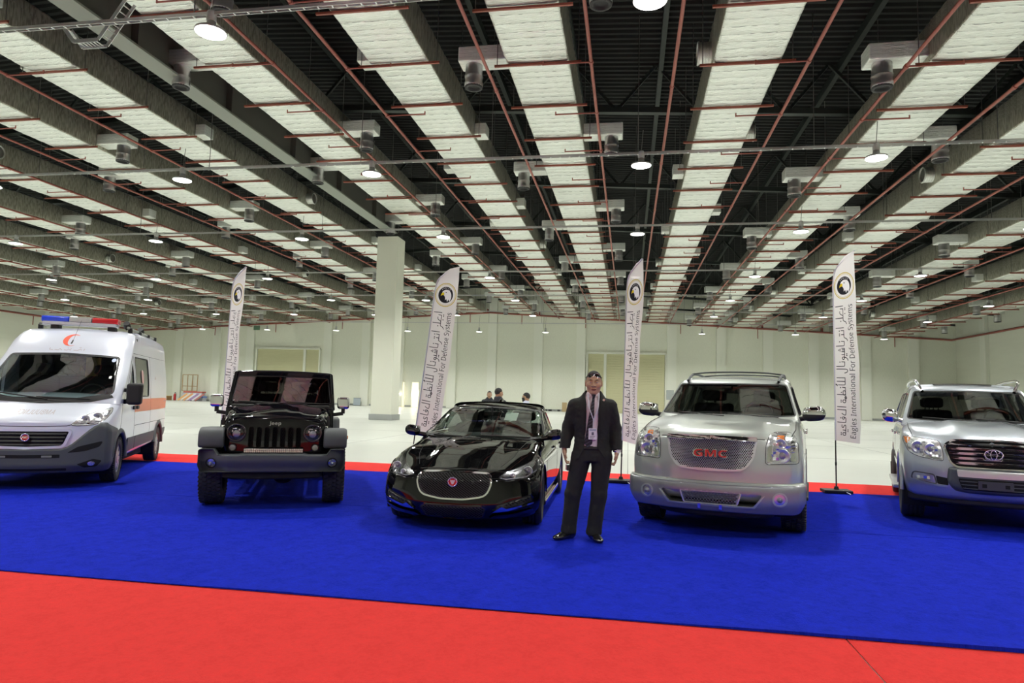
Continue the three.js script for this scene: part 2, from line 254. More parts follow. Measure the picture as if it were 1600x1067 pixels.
// cable trays across the hall, and the lamps that hang from them
const TRAYZ = [5.5, -3.2, -11.9, -20.65, -29.4, -39.9, -49.4, -58.8, -68.2];
const LAMPX = [-54.5, -46.8, -39, -31, -23, -15.3, -8.4, .3, 7, 15.65, 23.5];
const lampG = { shade: mergeAny([lathe([[0, .2], [.09, .2], [.1, .1], [.3, .02], [.315, -.02], [.3, -.03], [.28, -.02], [.27, .0], [0, .03]], 24)]), driver: mergeAny([lathe([[0, .42], [.08, .42], [.1, .38], [.1, .22], [.08, .2], [0, .2]], 16)]), lens: lathe([[0, -.045], [.295, -.035], [.30, -.02], [0, -.005]].reverse(), 24) };
TRAYZ.forEach((z, r) => {
  const back = z > -10;
  if (!back) {
    const t = thing('cable_tray', `thin metal cable tray, ${ORD[r - 2]} across the hall from the front`, 'cable tray', [0, 9.02, z], 0, 'cable trays with hanging lamps');
    const x0 = -47.5, x1 = 17.9;
    obj('rail', [box(x1 - x0, .07, .012, (x0 + x1) / 2, 0, -.045), box(x1 - x0, .07, .012, (x0 + x1) / 2, 0, .045)], M.galv, t);
    const rg = []; for (let x = x0; x < x1; x += r < 4 ? .3 : .8) rg.push(box(.03, .012, .09, x, -.03, 0)); const ru = obj('rung', rg, M.galv, t); ru.userData.kind = 'stuff';
    for (const x of [-43.9, -33.9, -23.9, -14.3, -8.8, -4.4, .2, 5.3, 10.2, 14.2, 17.8]) if (inFrame(x, 9, z, .2)) obj('drop_rod', rod([x, 0, 0], [x, roofY(x) - 9.1, 0], .012, 5), M.darkRod, t);
  }
  const row = LAMPX.filter(x => back || inFrame(x, 8.66, z)); let k = 0;
  LAMPX.forEach((x, c) => {
    if (back && r && c % 2) return;
    const y = Math.min(8.66, ductY(x) - .55) - (r === 8 ? .55 : 0), seen = !back && inFrame(x, y, z);
    const lab = back ? `round lamp behind the camera, ${ORD[c]} from the left in ${r ? 'the nearer' : 'the farther'} row` : seen ? `round hanging lamp, ${ORD[k++]} from the left in the ${ORD[r - 2]} lamp row from the front` : `round lamp outside the picture in the ${ORD[r - 2]} lamp row, ${ORD[c]} of that row`;
    const l = thing('ceiling_lamp', lab, 'lamp', [x, y, z], 0, 'round lamps hanging from the cable trays');
    obj('lamp_shade', lampG.shade, M.lampShade, l); obj('lamp_driver', lampG.driver, M.lampShade, l); obj('lamp_lens', lampG.lens, M.lampGlow, l);
    obj('lamp_cord', rod([0, .42, 0], [.05, 1.1 + (r === 8 ? .6 : 0), 0], .01, 5), M.darkRod, l);
    const s = new THREE.SpotLight(LAMP_COLOR, LAMP_CANDELA, 0, 1.32, .5, 2); s.position.set(0, -.06, 0); s.target.position.set(0, -5, 0); s.castShadow = true; s.shadow.radius = 12; l.add(s, s.target);
  });
});
{ // bent piece of cable tray beside the pale beam
  const t = thing('cable_tray', 'short bent piece of metal cable tray below the pale beam', 'cable tray', [0, 0, -13.2]);
  const P = [[-13.05, 9.80], [-12.7, 9.36], [-12.06, 9.36], [-11.4, 10.3]];
  for (let i = 0; i < 3; i++) { const [a, b] = [P[i], P[i + 1]]; obj('rail', [bar([...a, -.14], [...b, -.14], .015, .09), bar([...a, .14], [...b, .14], .015, .09)], M.galv, t); for (let k = 1; k < 7; k++) obj('rung', box(.03, .015, .28, lerp(a[0], b[0], k / 7), lerp(a[1], b[1], k / 7), 0), M.galv, t); }
}
// carpets
{
  const nD = noise2(32, 5), nE = noise2(64, 91);
  const fib = (a, b, c, w) => ({ map: dataTex(512, 512, (u, v) => { const n = .5 * nD(u * 32, v * 32) + .5 * nC(u * 128, v * 128); const k = 1 - w + 2 * w * n; return [a * k, b * k, c * k]; }, false, 1 / 2.2, 1 / 2.2), bumpMap: dataTex(512, 512, (u, v) => { const k = nC(u * 128, v * 128); return [k, k, k]; }, false, 1 / .7, 1 / .7), bumpScale: .003 });
  M.blueCarpet = phys(0xffffff, .95, 0, { ...fib(.0085, .021, .40, .24), specularIntensity: .12 });
  M.redCarpet = phys(0xffffff, .95, 0, { ...fib(.66, .044, .040, .08), specularIntensity: .15 });
  const carpet = (x0, x1, z0, z1, mat, label, top, edge = 0) => {
    const nx = Math.ceil((x1 - x0) / .12), nz = Math.ceil(Math.abs(z1 - z0) / .12), g = new THREE.BoxGeometry(x1 - x0, .006, Math.abs(z1 - z0), nx, 1, nz).translate((x0 + x1) / 2, top - .003, (z0 + z1) / 2), p = g.attributes.position;
    const zc = Math.max(z0, z1), zm = Math.min(z0, z1);
    for (let i = 0; i < p.count; i++) { const x = p.getX(i), z = p.getZ(i); const w = .0035 * (nE(x * .9 + 3, z * 3.1) - .5) + .003 * (nD(x * 2.3, z * .7) - .5); 
      const e = edge * Math.max(0, 1 - Math.abs(z - zc) / .18) * Math.pow(nE(x * .8 + 9, 3), 3) * .02; if (p.getY(i) > top - .003) p.setY(i, p.getY(i) + Math.max(-.002, w) + e); 
      if (Math.abs(z - zc) < .001) p.setZ(i, z + .05 * (nE(x * .35, z) - .5) * (edge ? 1 : 0)); }
    g.computeVertexNormals(); planUV(g);
    const o = obj('carpet', g, mat); tag(o, label, 'carpet'); return o; };
  carpet(-15, 9, -4.66, -8.38, M.blueCarpet, 'bright blue carpet strip running in front of the vehicles', .0208, 1);
  carpet(-15, 9, -8.395, -12.15, M.blueCarpet, 'bright blue carpet strip lying under the vehicles towards the back', .0205, 0);
  carpet(-15, 1.35, 1.2, -4.72, M.redCarpet, 'wide red carpet in the foreground, left of the seam', .0095);
  carpet(1.36, 9, 1.2, -4.72, M.redCarpet, 'red carpet piece in the foreground corner, right of the seam', .0098);
  carpet(-15, 9, -12.1, -13.72, M.redCarpet, 'narrow red carpet strip behind the vehicles', .0095);
}
// ---------------------------------------------------------------- vehicle kit
function cv(pts) {   // smooth curve through [t, value] points, without overshoot
  const n = pts.length, x = pts.map(p => p[0]), y = pts.map(p => p[1]), d = [], m = [];
  for (let i = 0; i < n - 1; i++) d.push((y[i + 1] - y[i]) / (x[i + 1] - x[i]));
  for (let i = 0; i < n; i++) m.push(i === 0 ? d[0] : i === n - 1 ? d[n - 2] : d[i - 1] * d[i] <= 0 ? 0 : 2 * d[i - 1] * d[i] / (d[i - 1] + d[i]));
  return t => { if (t <= x[0]) return y[0]; if (t >= x[n - 1]) return y[n - 1]; let i = 0; while (t > x[i + 1]) i++; const h = x[i + 1] - x[i], s = (t - x[i]) / h, s2 = s * s, s3 = s2 * s;
    return (2 * s3 - 3 * s2 + 1) * y[i] + (s3 - 2 * s2 + s) * h * m[i] + (3 * s2 - 2 * s3) * y[i + 1] + (s3 - s2) * h * m[i + 1]; };
}
function axisList(n, r, k = 4) { const o = []; for (let j = k; j >= 1; j--) o.push(-1 + r - r * Math.tan(Math.PI / 4 * j / k)); for (let i = 0; i <= n; i++) o.push(lerp(-1 + r, 1 - r, i / n)); for (let j = 1; j <= k; j++) o.push(1 - r + r * Math.tan(Math.PI / 4 * j / k)); return o; }
// a rounded unit box whose points FN moves into place
function soft(n, r, fn, k = 4) {
  const L = [0, 1, 2].map(i => axisList(n[i], r[i], k)), pos = [], idx = [];
  for (let ax = 0; ax < 3; ax++) for (const s of [-1, 1]) {
    const A = L[(ax + 1) % 3], B = L[(ax + 2) % 3], base = pos.length / 3;
    for (const a of A) for (const b of B) { const p = [0, 0, 0]; p[ax] = s; p[(ax + 1) % 3] = a; p[(ax + 2) % 3] = b;
      const c = p.map((v, i) => clamp(v, -1 + r[i], 1 - r[i])), d = p.map((v, i) => (v - c[i]) / r[i]), l = Math.hypot(...d) || 1; const q = c.map((v, i) => v + r[i] * d[i] / l); pos.push(...q); }
    const nb = B.length; for (let i = 0; i < A.length - 1; i++) for (let j = 0; j < nb - 1; j++) { const a = base + i * nb + j, b = a + 1, c = a + nb, d = c + 1; s > 0 ? idx.push(a, c, b, b, c, d) : idx.push(a, b, c, b, d, c); }
  }
  let g = new THREE.BufferGeometry(); g.setAttribute('position', new THREE.Float32BufferAttribute(pos, 3)); g.setIndex(idx); g = mergeVertices(g, 1e-5);
  const p = g.attributes.position; for (let i = 0; i < p.count; i++) p.setXYZ(i, ...fn(p.getX(i), p.getY(i), p.getZ(i)));
  g.computeVertexNormals(); return g;
}
// lower body or cabin from curves along z: top, bottom, half width; side = width factor over height; nose(|a|, y) sets the front back
function hull(P) {
  return soft(P.n ?? [14, 8, 40], P.r ?? [.12, .22, .05], (a, b, c) => {
    let Z = lerp(P.z0, P.z1, (c + 1) / 2); const t = (b + 1) / 2;
    const yt = P.top(Z) + (P.crown ? P.crown(Z) * (1 - a * a) : 0) + (P.bulge ? P.bulge(a, Z) : 0) * sstep(.6, 1, t), yb = P.bot(Z), Y = lerp(yb, yt, t);
    let X = a * P.hw(Z) * (P.side ? P.side(t) : 1);
    if (P.flare) X += Math.sign(a) * P.flare(Z, Y) * sstep(.8, 1, Math.abs(a));
    if (P.nose) Z -= P.nose(Math.abs(a), Y) * sstep(P.nz ?? .5, 1, c);
    if (P.tail) Z += P.tail(Math.abs(a), Y) * sstep(.6, 1, -c);
    return [X, Y, Z];
  });
}
const evaluator = new Evaluator(); evaluator.attributes = ['position', 'normal']; evaluator.useGroups = false;
function clean(g) { g = g.clone(); for (const n of Object.keys(g.attributes)) if (!['position', 'normal'].includes(n)) g.deleteAttribute(n); if (!g.index) { const ix = []; for (let i = 0; i < g.attributes.position.count; i++) ix.push(i); g.setIndex(ix); } g.clearGroups(); return g; }
function cut(g, cutters, op = SUBTRACTION) { let a = new Brush(clean(g)); a.updateMatrixWorld(); for (const c of cutters) { const b = new Brush(clean(c)); b.updateMatrixWorld(); a = evaluator.evaluate(a, b, op); } const r = a.geometry; r.clearGroups(); return r; }
const dedupe = a => a.filter((p, i) => { const q = a[(i + a.length - 1) % a.length]; return Math.hypot(q[0] - p[0], q[1] - p[1]) > 1e-6; });
const toShape = s => s instanceof THREE.Shape ? s : new THREE.Shape(dedupe(s).map(p => new THREE.Vector2(...p)));
function prism(pts, dir, a, b) {   // solid along z ('f') or x ('r') between depths a and b; for 'r' the outline is given as (z, y)
  const g = new THREE.ExtrudeGeometry(toShape(pts), { depth: b - a, bevelEnabled: false, curveSegments: 8 }).translate(0, 0, a);
  if (dir === 'r') g.rotateY(Math.PI / 2).scale(1, 1, -1), flip(g);
  return g;
}
function flip(g) { const ix = g.index; if (ix) { for (let i = 0; i < ix.count; i += 3) { const t = ix.getX(i); ix.setX(i, ix.getX(i + 2)); ix.setX(i + 2, t); } } else { for (const n of Object.keys(g.attributes)) { const A = g.attributes[n]; for (let i = 0; i < A.count; i += 3) for (let k = 0; k < A.itemSize; k++) { const t = A.getComponent(i, k); A.setComponent(i, k, A.getComponent(i + 2, k)); A.setComponent(i + 2, k, t); } } } return g; }
function rpoly(pts, r = .02, n = 4) {   // outline with rounded corners; a point may carry its own radius
  pts = pts.filter((p, i) => { const a = pts[(i + pts.length - 1) % pts.length]; return Math.hypot(a[0] - p[0], a[1] - p[1]) > 1e-6; }); const o = [], N = pts.length;
  for (let i = 0; i < N; i++) { const p = pts[i], a = pts[(i + N - 1) % N], b = pts[(i + 1) % N], R = p[2] ?? r, la = Math.hypot(a[0] - p[0], a[1] - p[1]), lb = Math.hypot(b[0] - p[0], b[1] - p[1]), k = Math.min(R, la * .48, lb * .48);
    const A = [p[0] + (a[0] - p[0]) / la * k, p[1] + (a[1] - p[1]) / la * k], B = [p[0] + (b[0] - p[0]) / lb * k, p[1] + (b[1] - p[1]) / lb * k];
    for (let j = 0; j <= n; j++) { const t = j / n, u = 1 - t; o.push([u * u * A[0] + 2 * u * t * p[0] + t * t * B[0], u * u * A[1] + 2 * u * t * p[1] + t * t * B[1]]); } }
  return o;
}
const circ = (x, y, r, n = 24, ry = r) => Array.from({ length: n }, (_, i) => [x + r * Math.cos(i / n * 2 * Math.PI), y + ry * Math.sin(i / n * 2 * Math.PI)]);
const sym = half => [...half, ...half.slice().reverse().map(p => [-p[0], ...p.slice(1)])];     // outline given for x >= 0, from top to bottom
const mirror = (pts, s) => s > 0 ? pts : pts.map(p => [-p[0], ...p.slice(1)]).reverse();
const grow = (pts, d) => { pts = dedupe(pts); const n = pts.length; let area = 0; for (let i = 0; i < n; i++) { const a = pts[i], b = pts[(i + 1) % n]; area += a[0] * b[1] - b[0] * a[1]; } const s = area > 0 ? 1 : -1;
  return pts.map((p, i) => { const a = pts[(i + n - 1) % n], b = pts[(i + 1) % n]; let nx = 0, ny = 0; for (const [u, v] of [[a, p], [p, b]]) { const l = Math.hypot(v[0] - u[0], v[1] - u[1]) || 1; nx += (v[1] - u[1]) / l; ny -= (v[0] - u[0]) / l; } const l = Math.hypot(nx, ny) || 1; return [p[0] + s * d * nx / l, p[1] + s * d * ny / l]; }); };
function ringShape(pts, d) { const s = toShape(grow(pts, d > 0 ? d : 0)); s.holes.push(toShape(grow(pts, d > 0 ? 0 : d))); return s; }
function inside(p, poly) { let c = false; for (let i = 0, j = poly.length - 1; i < poly.length; j = i++) { const a = poly[i], b = poly[j]; if ((a[1] > p[1]) !== (b[1] > p[1]) && p[0] < (b[0] - a[0]) * (p[1] - a[1]) / (b[1] - a[1]) + a[0]) c = !c; } return c; }
function meshShape(pts, cx, cy, fill, n, turn = 0) {   // a plate pierced by staggered holes
  const s = toShape(pts), xs = pts.map(p => p[0]), ys = pts.map(p => p[1]), x0 = Math.min(...xs), x1 = Math.max(...xs), y0 = Math.min(...ys), y1 = Math.max(...ys); let row = 0;
  for (let y = y0; y < y1; y += cy, row++) for (let x = x0 + (row % 2) * cx / 2; x < x1; x += cx) { const h = circ(0, 0, cx * fill / 2, n, cy * fill * (n === 4 ? .98 : .62)).map(([a, b]) => { const c = Math.cos(turn), q = Math.sin(turn); return [x + a * c - b * q, y + a * q + b * c]; }); if (h.every(p => inside(p, pts))) s.holes.push(toShape(h.reverse())); }
  return s;
}
const surf = g => { const k = clean(g); return { bvh: new MeshBVH(k), geo: k }; };
const DIRS = { f: [p => [p[0], p[1], 9], [0, 0, -1]], b: [p => [p[0], p[1], -9], [0, 0, 1]], r: [p => [9, p[1], p[0]], [-1, 0, 0]], l: [p => [-9, p[1], p[0]], [1, 0, 0]], t: [p => [p[0], 9, p[1]], [0, -1, 0]] };
// a sheet of the given outline laid on a surface along one direction, LIFT proud of it and DEPTH thick
function lay(S, dir, outline, o = {}) {
  const { lift = .004, depth = .012, h = .06, uv = null } = o, list = Array.isArray(S) ? S : [S], [org, d] = DIRS[dir], D = V(...d);
  const shapes = outline instanceof THREE.Shape ? [outline] : Array.isArray(outline) && outline[0] instanceof THREE.Shape ? outline : [toShape(outline)];
  let g = new THREE.ShapeGeometry(shapes, o.seg ?? 5); g.deleteAttribute('uv'); g.deleteAttribute('normal');
  if (h) { g = g.toNonIndexed(); g = new TessellateModifier(h, 6).modify(g); }
  g = mergeVertices(g, 1e-5); const p = g.attributes.position, n = p.count, t = new Float32Array(n).fill(NaN), P2 = [];
  const R = new THREE.Ray(); R.direction.copy(D);
  for (let i = 0; i < n; i++) { const q = [p.getX(i), p.getY(i)]; P2.push(q); R.origin.set(...org(q)); for (const s of list) { const hit = s.bvh.raycastFirst(R, THREE.DoubleSide); if (hit && !(hit.distance > t[i]) && hit.distance < (o.far ?? 99)) t[i] = hit.distance; } }
  const hits = []; for (let i = 0; i < n; i++) if (t[i] === t[i]) hits.push(i);
  for (let i = 0; i < n; i++) if (t[i] !== t[i]) { let best = -1, bd = 1e9; for (const j of hits) { const q = (P2[i][0] - P2[j][0]) ** 2 + (P2[i][1] - P2[j][1]) ** 2; if (q < bd) { bd = q; best = j; } } t[i] = best < 0 ? 9 : t[best]; }
  if (o.flat) { const m = o.flat === true ? hits.reduce((a, i) => Math.min(a, t[i]), 99) : o.flat; t.fill(m); }
  const at = (i, off) => { const q = org(P2[i]); return [q[0] + d[0] * (t[i] + off), q[1] + d[1] * (t[i] + off), q[2] + d[2] * (t[i] + off)]; };
  const ix = g.index, pos = new Float32Array(n * 3); for (let i = 0; i < n; i++) { const l = typeof lift === 'function' ? lift(P2[i]) : lift; pos.set(at(i, -l), i * 3); }
  const front = new THREE.BufferGeometry(); front.setAttribute('position', new THREE.BufferAttribute(pos, 3)); if (uv) { const b = new Float32Array(n * 2); P2.forEach((q, i) => { b[2 * i] = (q[0] - uv[0]) / (uv[2] - uv[0]); b[2 * i + 1] = (q[1] - uv[1]) / (uv[3] - uv[1]); }); front.setAttribute('uv', new THREE.BufferAttribute(b, 2)); }
  const tri = Array.from(ix.array); front.setIndex(tri); front.computeVertexNormals();
  // the sheet must face the way it was laid from
  const nn = front.attributes.normal; let dot = 0; for (let i = 0; i < n; i++) dot += nn.getX(i) * d[0] + nn.getY(i) * d[1] + nn.getZ(i) * d[2]; if (dot > 0) { for (let i = 0; i < tri.length; i += 3) [tri[i], tri[i + 2]] = [tri[i + 2], tri[i]]; front.setIndex(tri); front.computeVertexNormals(); }
  if (!depth) return front;
  const edge = new Map(); for (let i = 0; i < tri.length; i += 3) for (let k = 0; k < 3; k++) { const a = tri[i + k], b = tri[i + (k + 1) % 3], key = a < b ? a * n + b : b * n + a; edge.has(key) ? edge.set(key, null) : edge.set(key, [a, b]); }
  const sp = []; for (const e of edge.values()) if (e) { const l = i => typeof lift === 'function' ? lift(P2[i]) : lift; const A = at(e[0], -l(e[0])), B = at(e[1], -l(e[1])), C = at(e[0], depth), E = at(e[1], depth); sp.push(...A, ...C, ...B, ...B, ...C, ...E); }
  const sk = new THREE.BufferGeometry(); sk.setAttribute('position', new THREE.Float32BufferAttribute(sp, 3)); sk.computeVertexNormals(); if (uv) sk.setAttribute('uv', new THREE.Float32BufferAttribute(new Float32Array(sp.length / 3 * 2), 2));
  return mergeAny([front, sk]);
}
const line = (pts, w) => { const L = [], Rr = []; pts.forEach((p, i) => { const a = pts[Math.max(0, i - 1)], b = pts[Math.min(pts.length - 1, i + 1)], l = Math.hypot(b[0] - a[0], b[1] - a[1]), nx = -(b[1] - a[1]) / l * w / 2, ny = (b[0] - a[0]) / l * w / 2; L.push([p[0] + nx, p[1] + ny]); Rr.unshift([p[0] - nx, p[1] - ny]); }); return [...L, ...Rr]; };
const curvePts = (pts, n = 24, closed = false) => new THREE.SplineCurve(pts.map(p => new THREE.Vector2(...p))).getPoints(n).map(p => [p.x, p.y]);
const font = await new FontLoader().loadAsync('fonts/droid/droid_sans_bold.typeface.json');
const fontR = await new FontLoader().loadAsync('fonts/droid/droid_sans_regular.typeface.json');
function letters(text, size, x, y, { wide = 1, skew = 0, flipX = false, f = font, space = 0 } = {}) {   // shapes centred on (x, y)
  let shapes = []; let cx = 0; for (const ch of text) { const s = f.generateShapes(ch, size); let w = 0; for (const q of s) for (const p of q.getPoints(4)) w = Math.max(w, p.x); if (!s.length) w = size * .3; shapes.push([s, cx]); cx += w + size * (.1 + space); }
  const out = []; for (const [list, off] of shapes) for (const s of list) { const m = a => { const b = a.map(p => { let X = (p.x + off - cx / 2) * wide + (p.y - size / 2) * skew; if (flipX) X = -X; return new THREE.Vector2(x + X, y + p.y - size / 2); }); return flipX ? b.reverse() : b; }; const q = new THREE.Shape(m(s.getPoints(4))); for (const hl of s.holes) q.holes.push(new THREE.Path(m(hl.getPoints(4)))); out.push(q); }
  return out;
}
Object.assign(M, {
  tyre: std(lin(.028, .028, .028), .75), rubber: std(lin(.012, .012, .012), .6), trim: std(lin(.072, .081, .084), .6), blackGloss: phys(lin(.004, .004, .005), .12, 0, { clearcoat: 1, clearcoatRoughness: .03 }),
  chrome: std(lin(.82, .83, .85), .08, 1), alloy: std(lin(.55, .56, .57), .25, .9), steelWheel: std(lin(.45, .46, .47), .35, .85), hollow: std(lin(.006, .006, .006), .9), seatDark: std(lin(.018, .018, .02), .8), seatGrey: std(lin(.07, .075, .07), .8), dash: std(lin(.02, .021, .022), .65),
  lens: phys(0xffffff, .02, 0, { transmission: 1, thickness: 0, ior: 1.5 }), reflector: std(lin(.80, .81, .83), .22, .85), grilleChrome: std(lin(.74, .75, .75), .28, .75), bulb: phys(lin(.30, .31, .34), .08, 0, { clearcoat: 1, metalness: .5 }), amber: phys(lin(.75, .2, .02), .25, 0, { clearcoat: 1 }), redEmblem: phys(lin(.5, .015, .02), .25, 0, { clearcoat: 1 }),
  white: phys(lin(.72, .75, .80), .35, 0, { clearcoat: .8, clearcoatRoughness: .05 }), seam: std(lin(.01, .01, .01), .9), plate: std(lin(.05, .05, .055), .5),
});
const glass = (c, more = {}) => phys(c, .0, 0, { transmission: 1, thickness: 0, ior: 1.68, ...more });
const treadCache = {};
function wheelGeo(R, w, rim, style) {
  const key = [R, w, rim, style].join(); if (treadCache[key]) return treadCache[key];
  const h = w / 2, s = R - rim, prof = [[rim, -h * .82], [rim + s * .12, -h * .96], [rim + s * .5, -h], [R - .04, -h * .97], [R - .015, -h * .9]];
  for (let i = -2; i <= 1; i++) { const a = h * .36 * i + .02, b = h * .36 * (i + 1) - .0; prof.push([R - .002, a - .008], [R, a + .004], [R, b + .0], [R - .012, b + .006], [R - .012, b + .014]); }
  prof.push([R - .015, h * .9], [R - .04, h * .97], [rim + s * .5, h], [rim + s * .12, h * .96], [rim, h * .82]);
  const tyre = [lathe(prof, 56).rotateZ(Math.PI / 2)];
  if (style !== 'road') { const n = style === 'mud' ? 46 : 64; for (let i = 0; i < n; i++) for (let j = 0; j < 5; j++) { const a = (i + (j % 2) * .5) / n * Math.PI * 2, b = new THREE.BoxGeometry(w * (j % 4 ? .15 : .16), .02, 2 * Math.PI * R / n * .62); b.rotateY(j === 2 ? 0 : (j < 2 ? .35 : -.35)); b.translate((j - 2) * w * .2, R + (Math.abs(j - 2) === 2 ? -.005 : .001), 0); b.rotateX(a); tyre.push(b); } }
  const r = rim, rg = [lathe([[r * .99, -h * .8], [r * 1.02, -h * .84], [r * .97, -h * .74], [r * .93, -h * .3], [r * .93, h * .6], [r * .97, h * .78], [r * 1.03, h * .86], [r * .99, h * .8]], 40).rotateZ(Math.PI / 2), new THREE.CylinderGeometry(r * .3, r * .36, .05, 24).rotateZ(-Math.PI / 2).translate(h * .62, 0, 0)];
  const ns = style === 'van' ? 12 : style === 'road' ? 10 : style === 'mud' ? 5 : 6, sw = style === 'van' ? .05 : style === 'road' ? .032 : .085;
  for (let i = 0; i < ns; i++) { const a = i / ns * Math.PI * 2; const b = new THREE.BoxGeometry(.035, r * .72, sw); b.translate(h * .62, r * .6, 0); b.rotateX(a); rg.push(b); }
  const cap = [new THREE.CylinderGeometry(r * .17, r * .2, .03, 20).rotateZ(-Math.PI / 2).translate(h * .7, 0, 0)], disc = [new THREE.CylinderGeometry(r * .72, r * .72, .02, 32).rotateZ(Math.PI / 2).translate(h * .1, 0, 0), new THREE.CylinderGeometry(r * .9, r * .9, .02, 32).rotateZ(Math.PI / 2).translate(-h * .2, 0, 0)];
  for (let i = 0; i < 5; i++) { const a = i / 5 * Math.PI * 2; cap.push(new THREE.CylinderGeometry(.012, .012, .02, 6).rotateZ(Math.PI / 2).translate(h * .68, Math.cos(a) * r * .26, Math.sin(a) * r * .26)); }
  return treadCache[key] = { tyre: mergeAny(tyre), rim: mergeAny(rg), cap: mergeAny(cap), disc: mergeAny(disc) };
}
function wheel(root, x, z, R, w, rim, style, rimMat, turn = 0) {
  const G = wheelGeo(R, w, rim, style), o = grp('wheel', root); o.position.set(x, R + (style === 'road' ? .003 : .014), z); o.rotation.y = (x < 0 ? Math.PI : 0) + turn;
  obj('tyre', G.tyre, M.tyre, o); obj('rim', G.rim, rimMat, o); obj('hub_cap', G.cap, rimMat, o); obj('brake_disc', G.disc, M.trim, o); return o;
}
const archCut = (s, z, y, R, x0, x1) => new THREE.CylinderGeometry(R, R, x1 - x0, 48).rotateZ(Math.PI / 2).translate(s * (x0 + x1) / 2, y, z);
function wellGeo(s, z, y, R, x0, x1) { return mergeAny([new THREE.CylinderGeometry(R, R, x1 - x0, 40, 1, true, -.45, Math.PI + .9).rotateZ(Math.PI / 2).translate(s * (x0 + x1) / 2, y, z), new THREE.CircleGeometry(R, 40, -.45, Math.PI + .9).rotateY(s * Math.PI / 2).translate(s * (x0 + .01), y, z)]); }
function facets(S, dir, out, cell, lift) {   // small tilted mirrors, as in a crystal lamp
  const xs = out.map(p => p[0]), ys = out.map(p => p[1]), x0 = Math.min(...xs), x1 = Math.max(...xs), y0 = Math.min(...ys), y1 = Math.max(...ys), cells = []; let q = 99; const r = () => { q = (q * 1664525 + 1013904223) >>> 0; return q / 4294967296 - .5; };
  for (let y = y0; y < y1 - cell * .5; y += cell) for (let x = x0; x < x1 - cell * .5; x += cell) { const c = [[x, y], [x + cell, y], [x + cell, y + cell], [x, y + cell]]; if (c.every(p => inside(p, out))) cells.push(c); }
  const R = new THREE.Ray(), [org, d] = DIRS[dir], pos = []; R.direction.set(...d);
  for (const c of cells) { const tx = r() * 1.3, ty = r() * 1.3 + .1; const P = c.map((p, i) => { const o = org(p); R.origin.set(...o); let t = 9; for (const s of [S].flat()) { const h = s.bvh.raycastFirst(R, THREE.DoubleSide); if (h) t = Math.min(t, h.distance); } t -= lift + ((i === 1 || i === 2) ? tx : -tx) * cell * .5 + (i > 1 ? ty : -ty) * cell * .5; return [o[0] + d[0] * t, o[1] + d[1] * t, o[2] + d[2] * t]; }); pos.push(...P[0], ...P[1], ...P[2], ...P[0], ...P[2], ...P[3]); }
  const g = new THREE.BufferGeometry(); g.setAttribute('position', new THREE.Float32BufferAttribute(pos, 3)); g.computeVertexNormals(); return g;
}
function headlamp(root, S, dir, out, parts) {   // housing, clear lens, and what shines inside
  const o = grp('headlight', root);
  obj('lamp_housing', lay(S, dir, grow(out, .006), { lift: .003, depth: .03, h: .05 }), parts.frame ?? M.rubber, o);
  obj('reflector', lay(S, dir, out, { lift: .005, depth: .01, h: .05 }), parts.mat ?? M.reflector, o);
  if (parts.cell) obj('reflector_facets', facets(S, dir, grow(out, -.012), parts.cell, .014), parts.fmat ?? M.reflector, o);
  for (const [x, y, r, m, t] of parts.bowls ?? []) { const R = new THREE.Ray(V(x, y, 9), V(0, 0, -1)); let z = -9; for (const s of [S].flat()) { const q = s.bvh.raycastFirst(R, THREE.DoubleSide); if (q) z = Math.max(z, q.point.z); }
    obj('lamp_bowl', mergeAny([new THREE.TorusGeometry(r, r * .16, 8, 28).translate(x, y, z + .012), lathe([[0, 0], [r * .5, .004], [r, .02]], 28).rotateX(Math.PI / 2).translate(x, y, z + .006)]), M.grilleChrome, o); obj('bulb', new THREE.SphereGeometry(r * .5, 20, 14).scale(1, 1, .5).translate(x, y, z + .02), m ?? M.bulb, o); }
  for (const [pts, m] of parts.pieces ?? []) obj(m === M.amber ? 'indicator' : 'reflector_rib', lay(S, dir, pts, { lift: .018, depth: .014, h: .05 }), m, o);
  obj('lamp_lens', lay(S, dir, out, { lift: parts.lift ?? .028, depth: 0, h: .05 }), M.lens, o);
  return o;
}
function cabinInside(root, o) {   // dark tray, dashboard, steering wheel, seats
  obj('dashboard', soft([10, 4, 4], [.2, .5, .5], (a, b, c) => [a * o.hw, o.y + b * .09 + .03 * (1 - a * a), o.zd + c * .22]), M.dash, root);
  const sw = grp('steering_wheel', root); sw.position.set(o.wheelX ?? .36, o.y + .1, o.zd - .3); sw.rotation.x = -.45;
  obj('wheel_rim', new THREE.TorusGeometry(.18, .016, 8, 32), M.rubber, sw); obj('wheel_spoke', [box(.34, .04, .02, 0, 0, 0), box(.04, .18, .02, 0, -.08, 0), new THREE.CylinderGeometry(.06, .06, .03, 20).rotateX(Math.PI / 2)], M.dash, sw);
  obj('cabin_floor', box(o.hw * 2, .04, o.len, 0, o.y - .06, o.zd - o.len / 2 + .1), M.hollow, root);
  const sh = o.sh ?? .17; for (const [x, z] of o.seats) { const s = obj('seat', [soft([4, 4, 2], [.35, .3, .5], (a, b, c) => [a * .24, b * sh, c * .07 - b * .05])], o.mat ?? M.seatDark, root); s.position.set(x, o.y + .06, z); obj('headrest', [soft([3, 3, 2], [.5, .5, .6], (a, b, c) => [a * .13, sh + .11 + b * .08, c * .05 - .06]), rod([-.06, sh - .02, -.04], [-.06, sh + .06, -.06], .008), rod([.06, sh - .02, -.04], [.06, sh + .06, -.06], .008)], o.mat ?? M.seatDark, s); }
  const mi = obj('rear_view_mirror', [rbx(.22, .07, .03, .02, 0, o.my, o.mz), rod([0, o.my, o.mz], [0, o.my + .09, o.mz + .02], .012)], M.rubber, root);
}
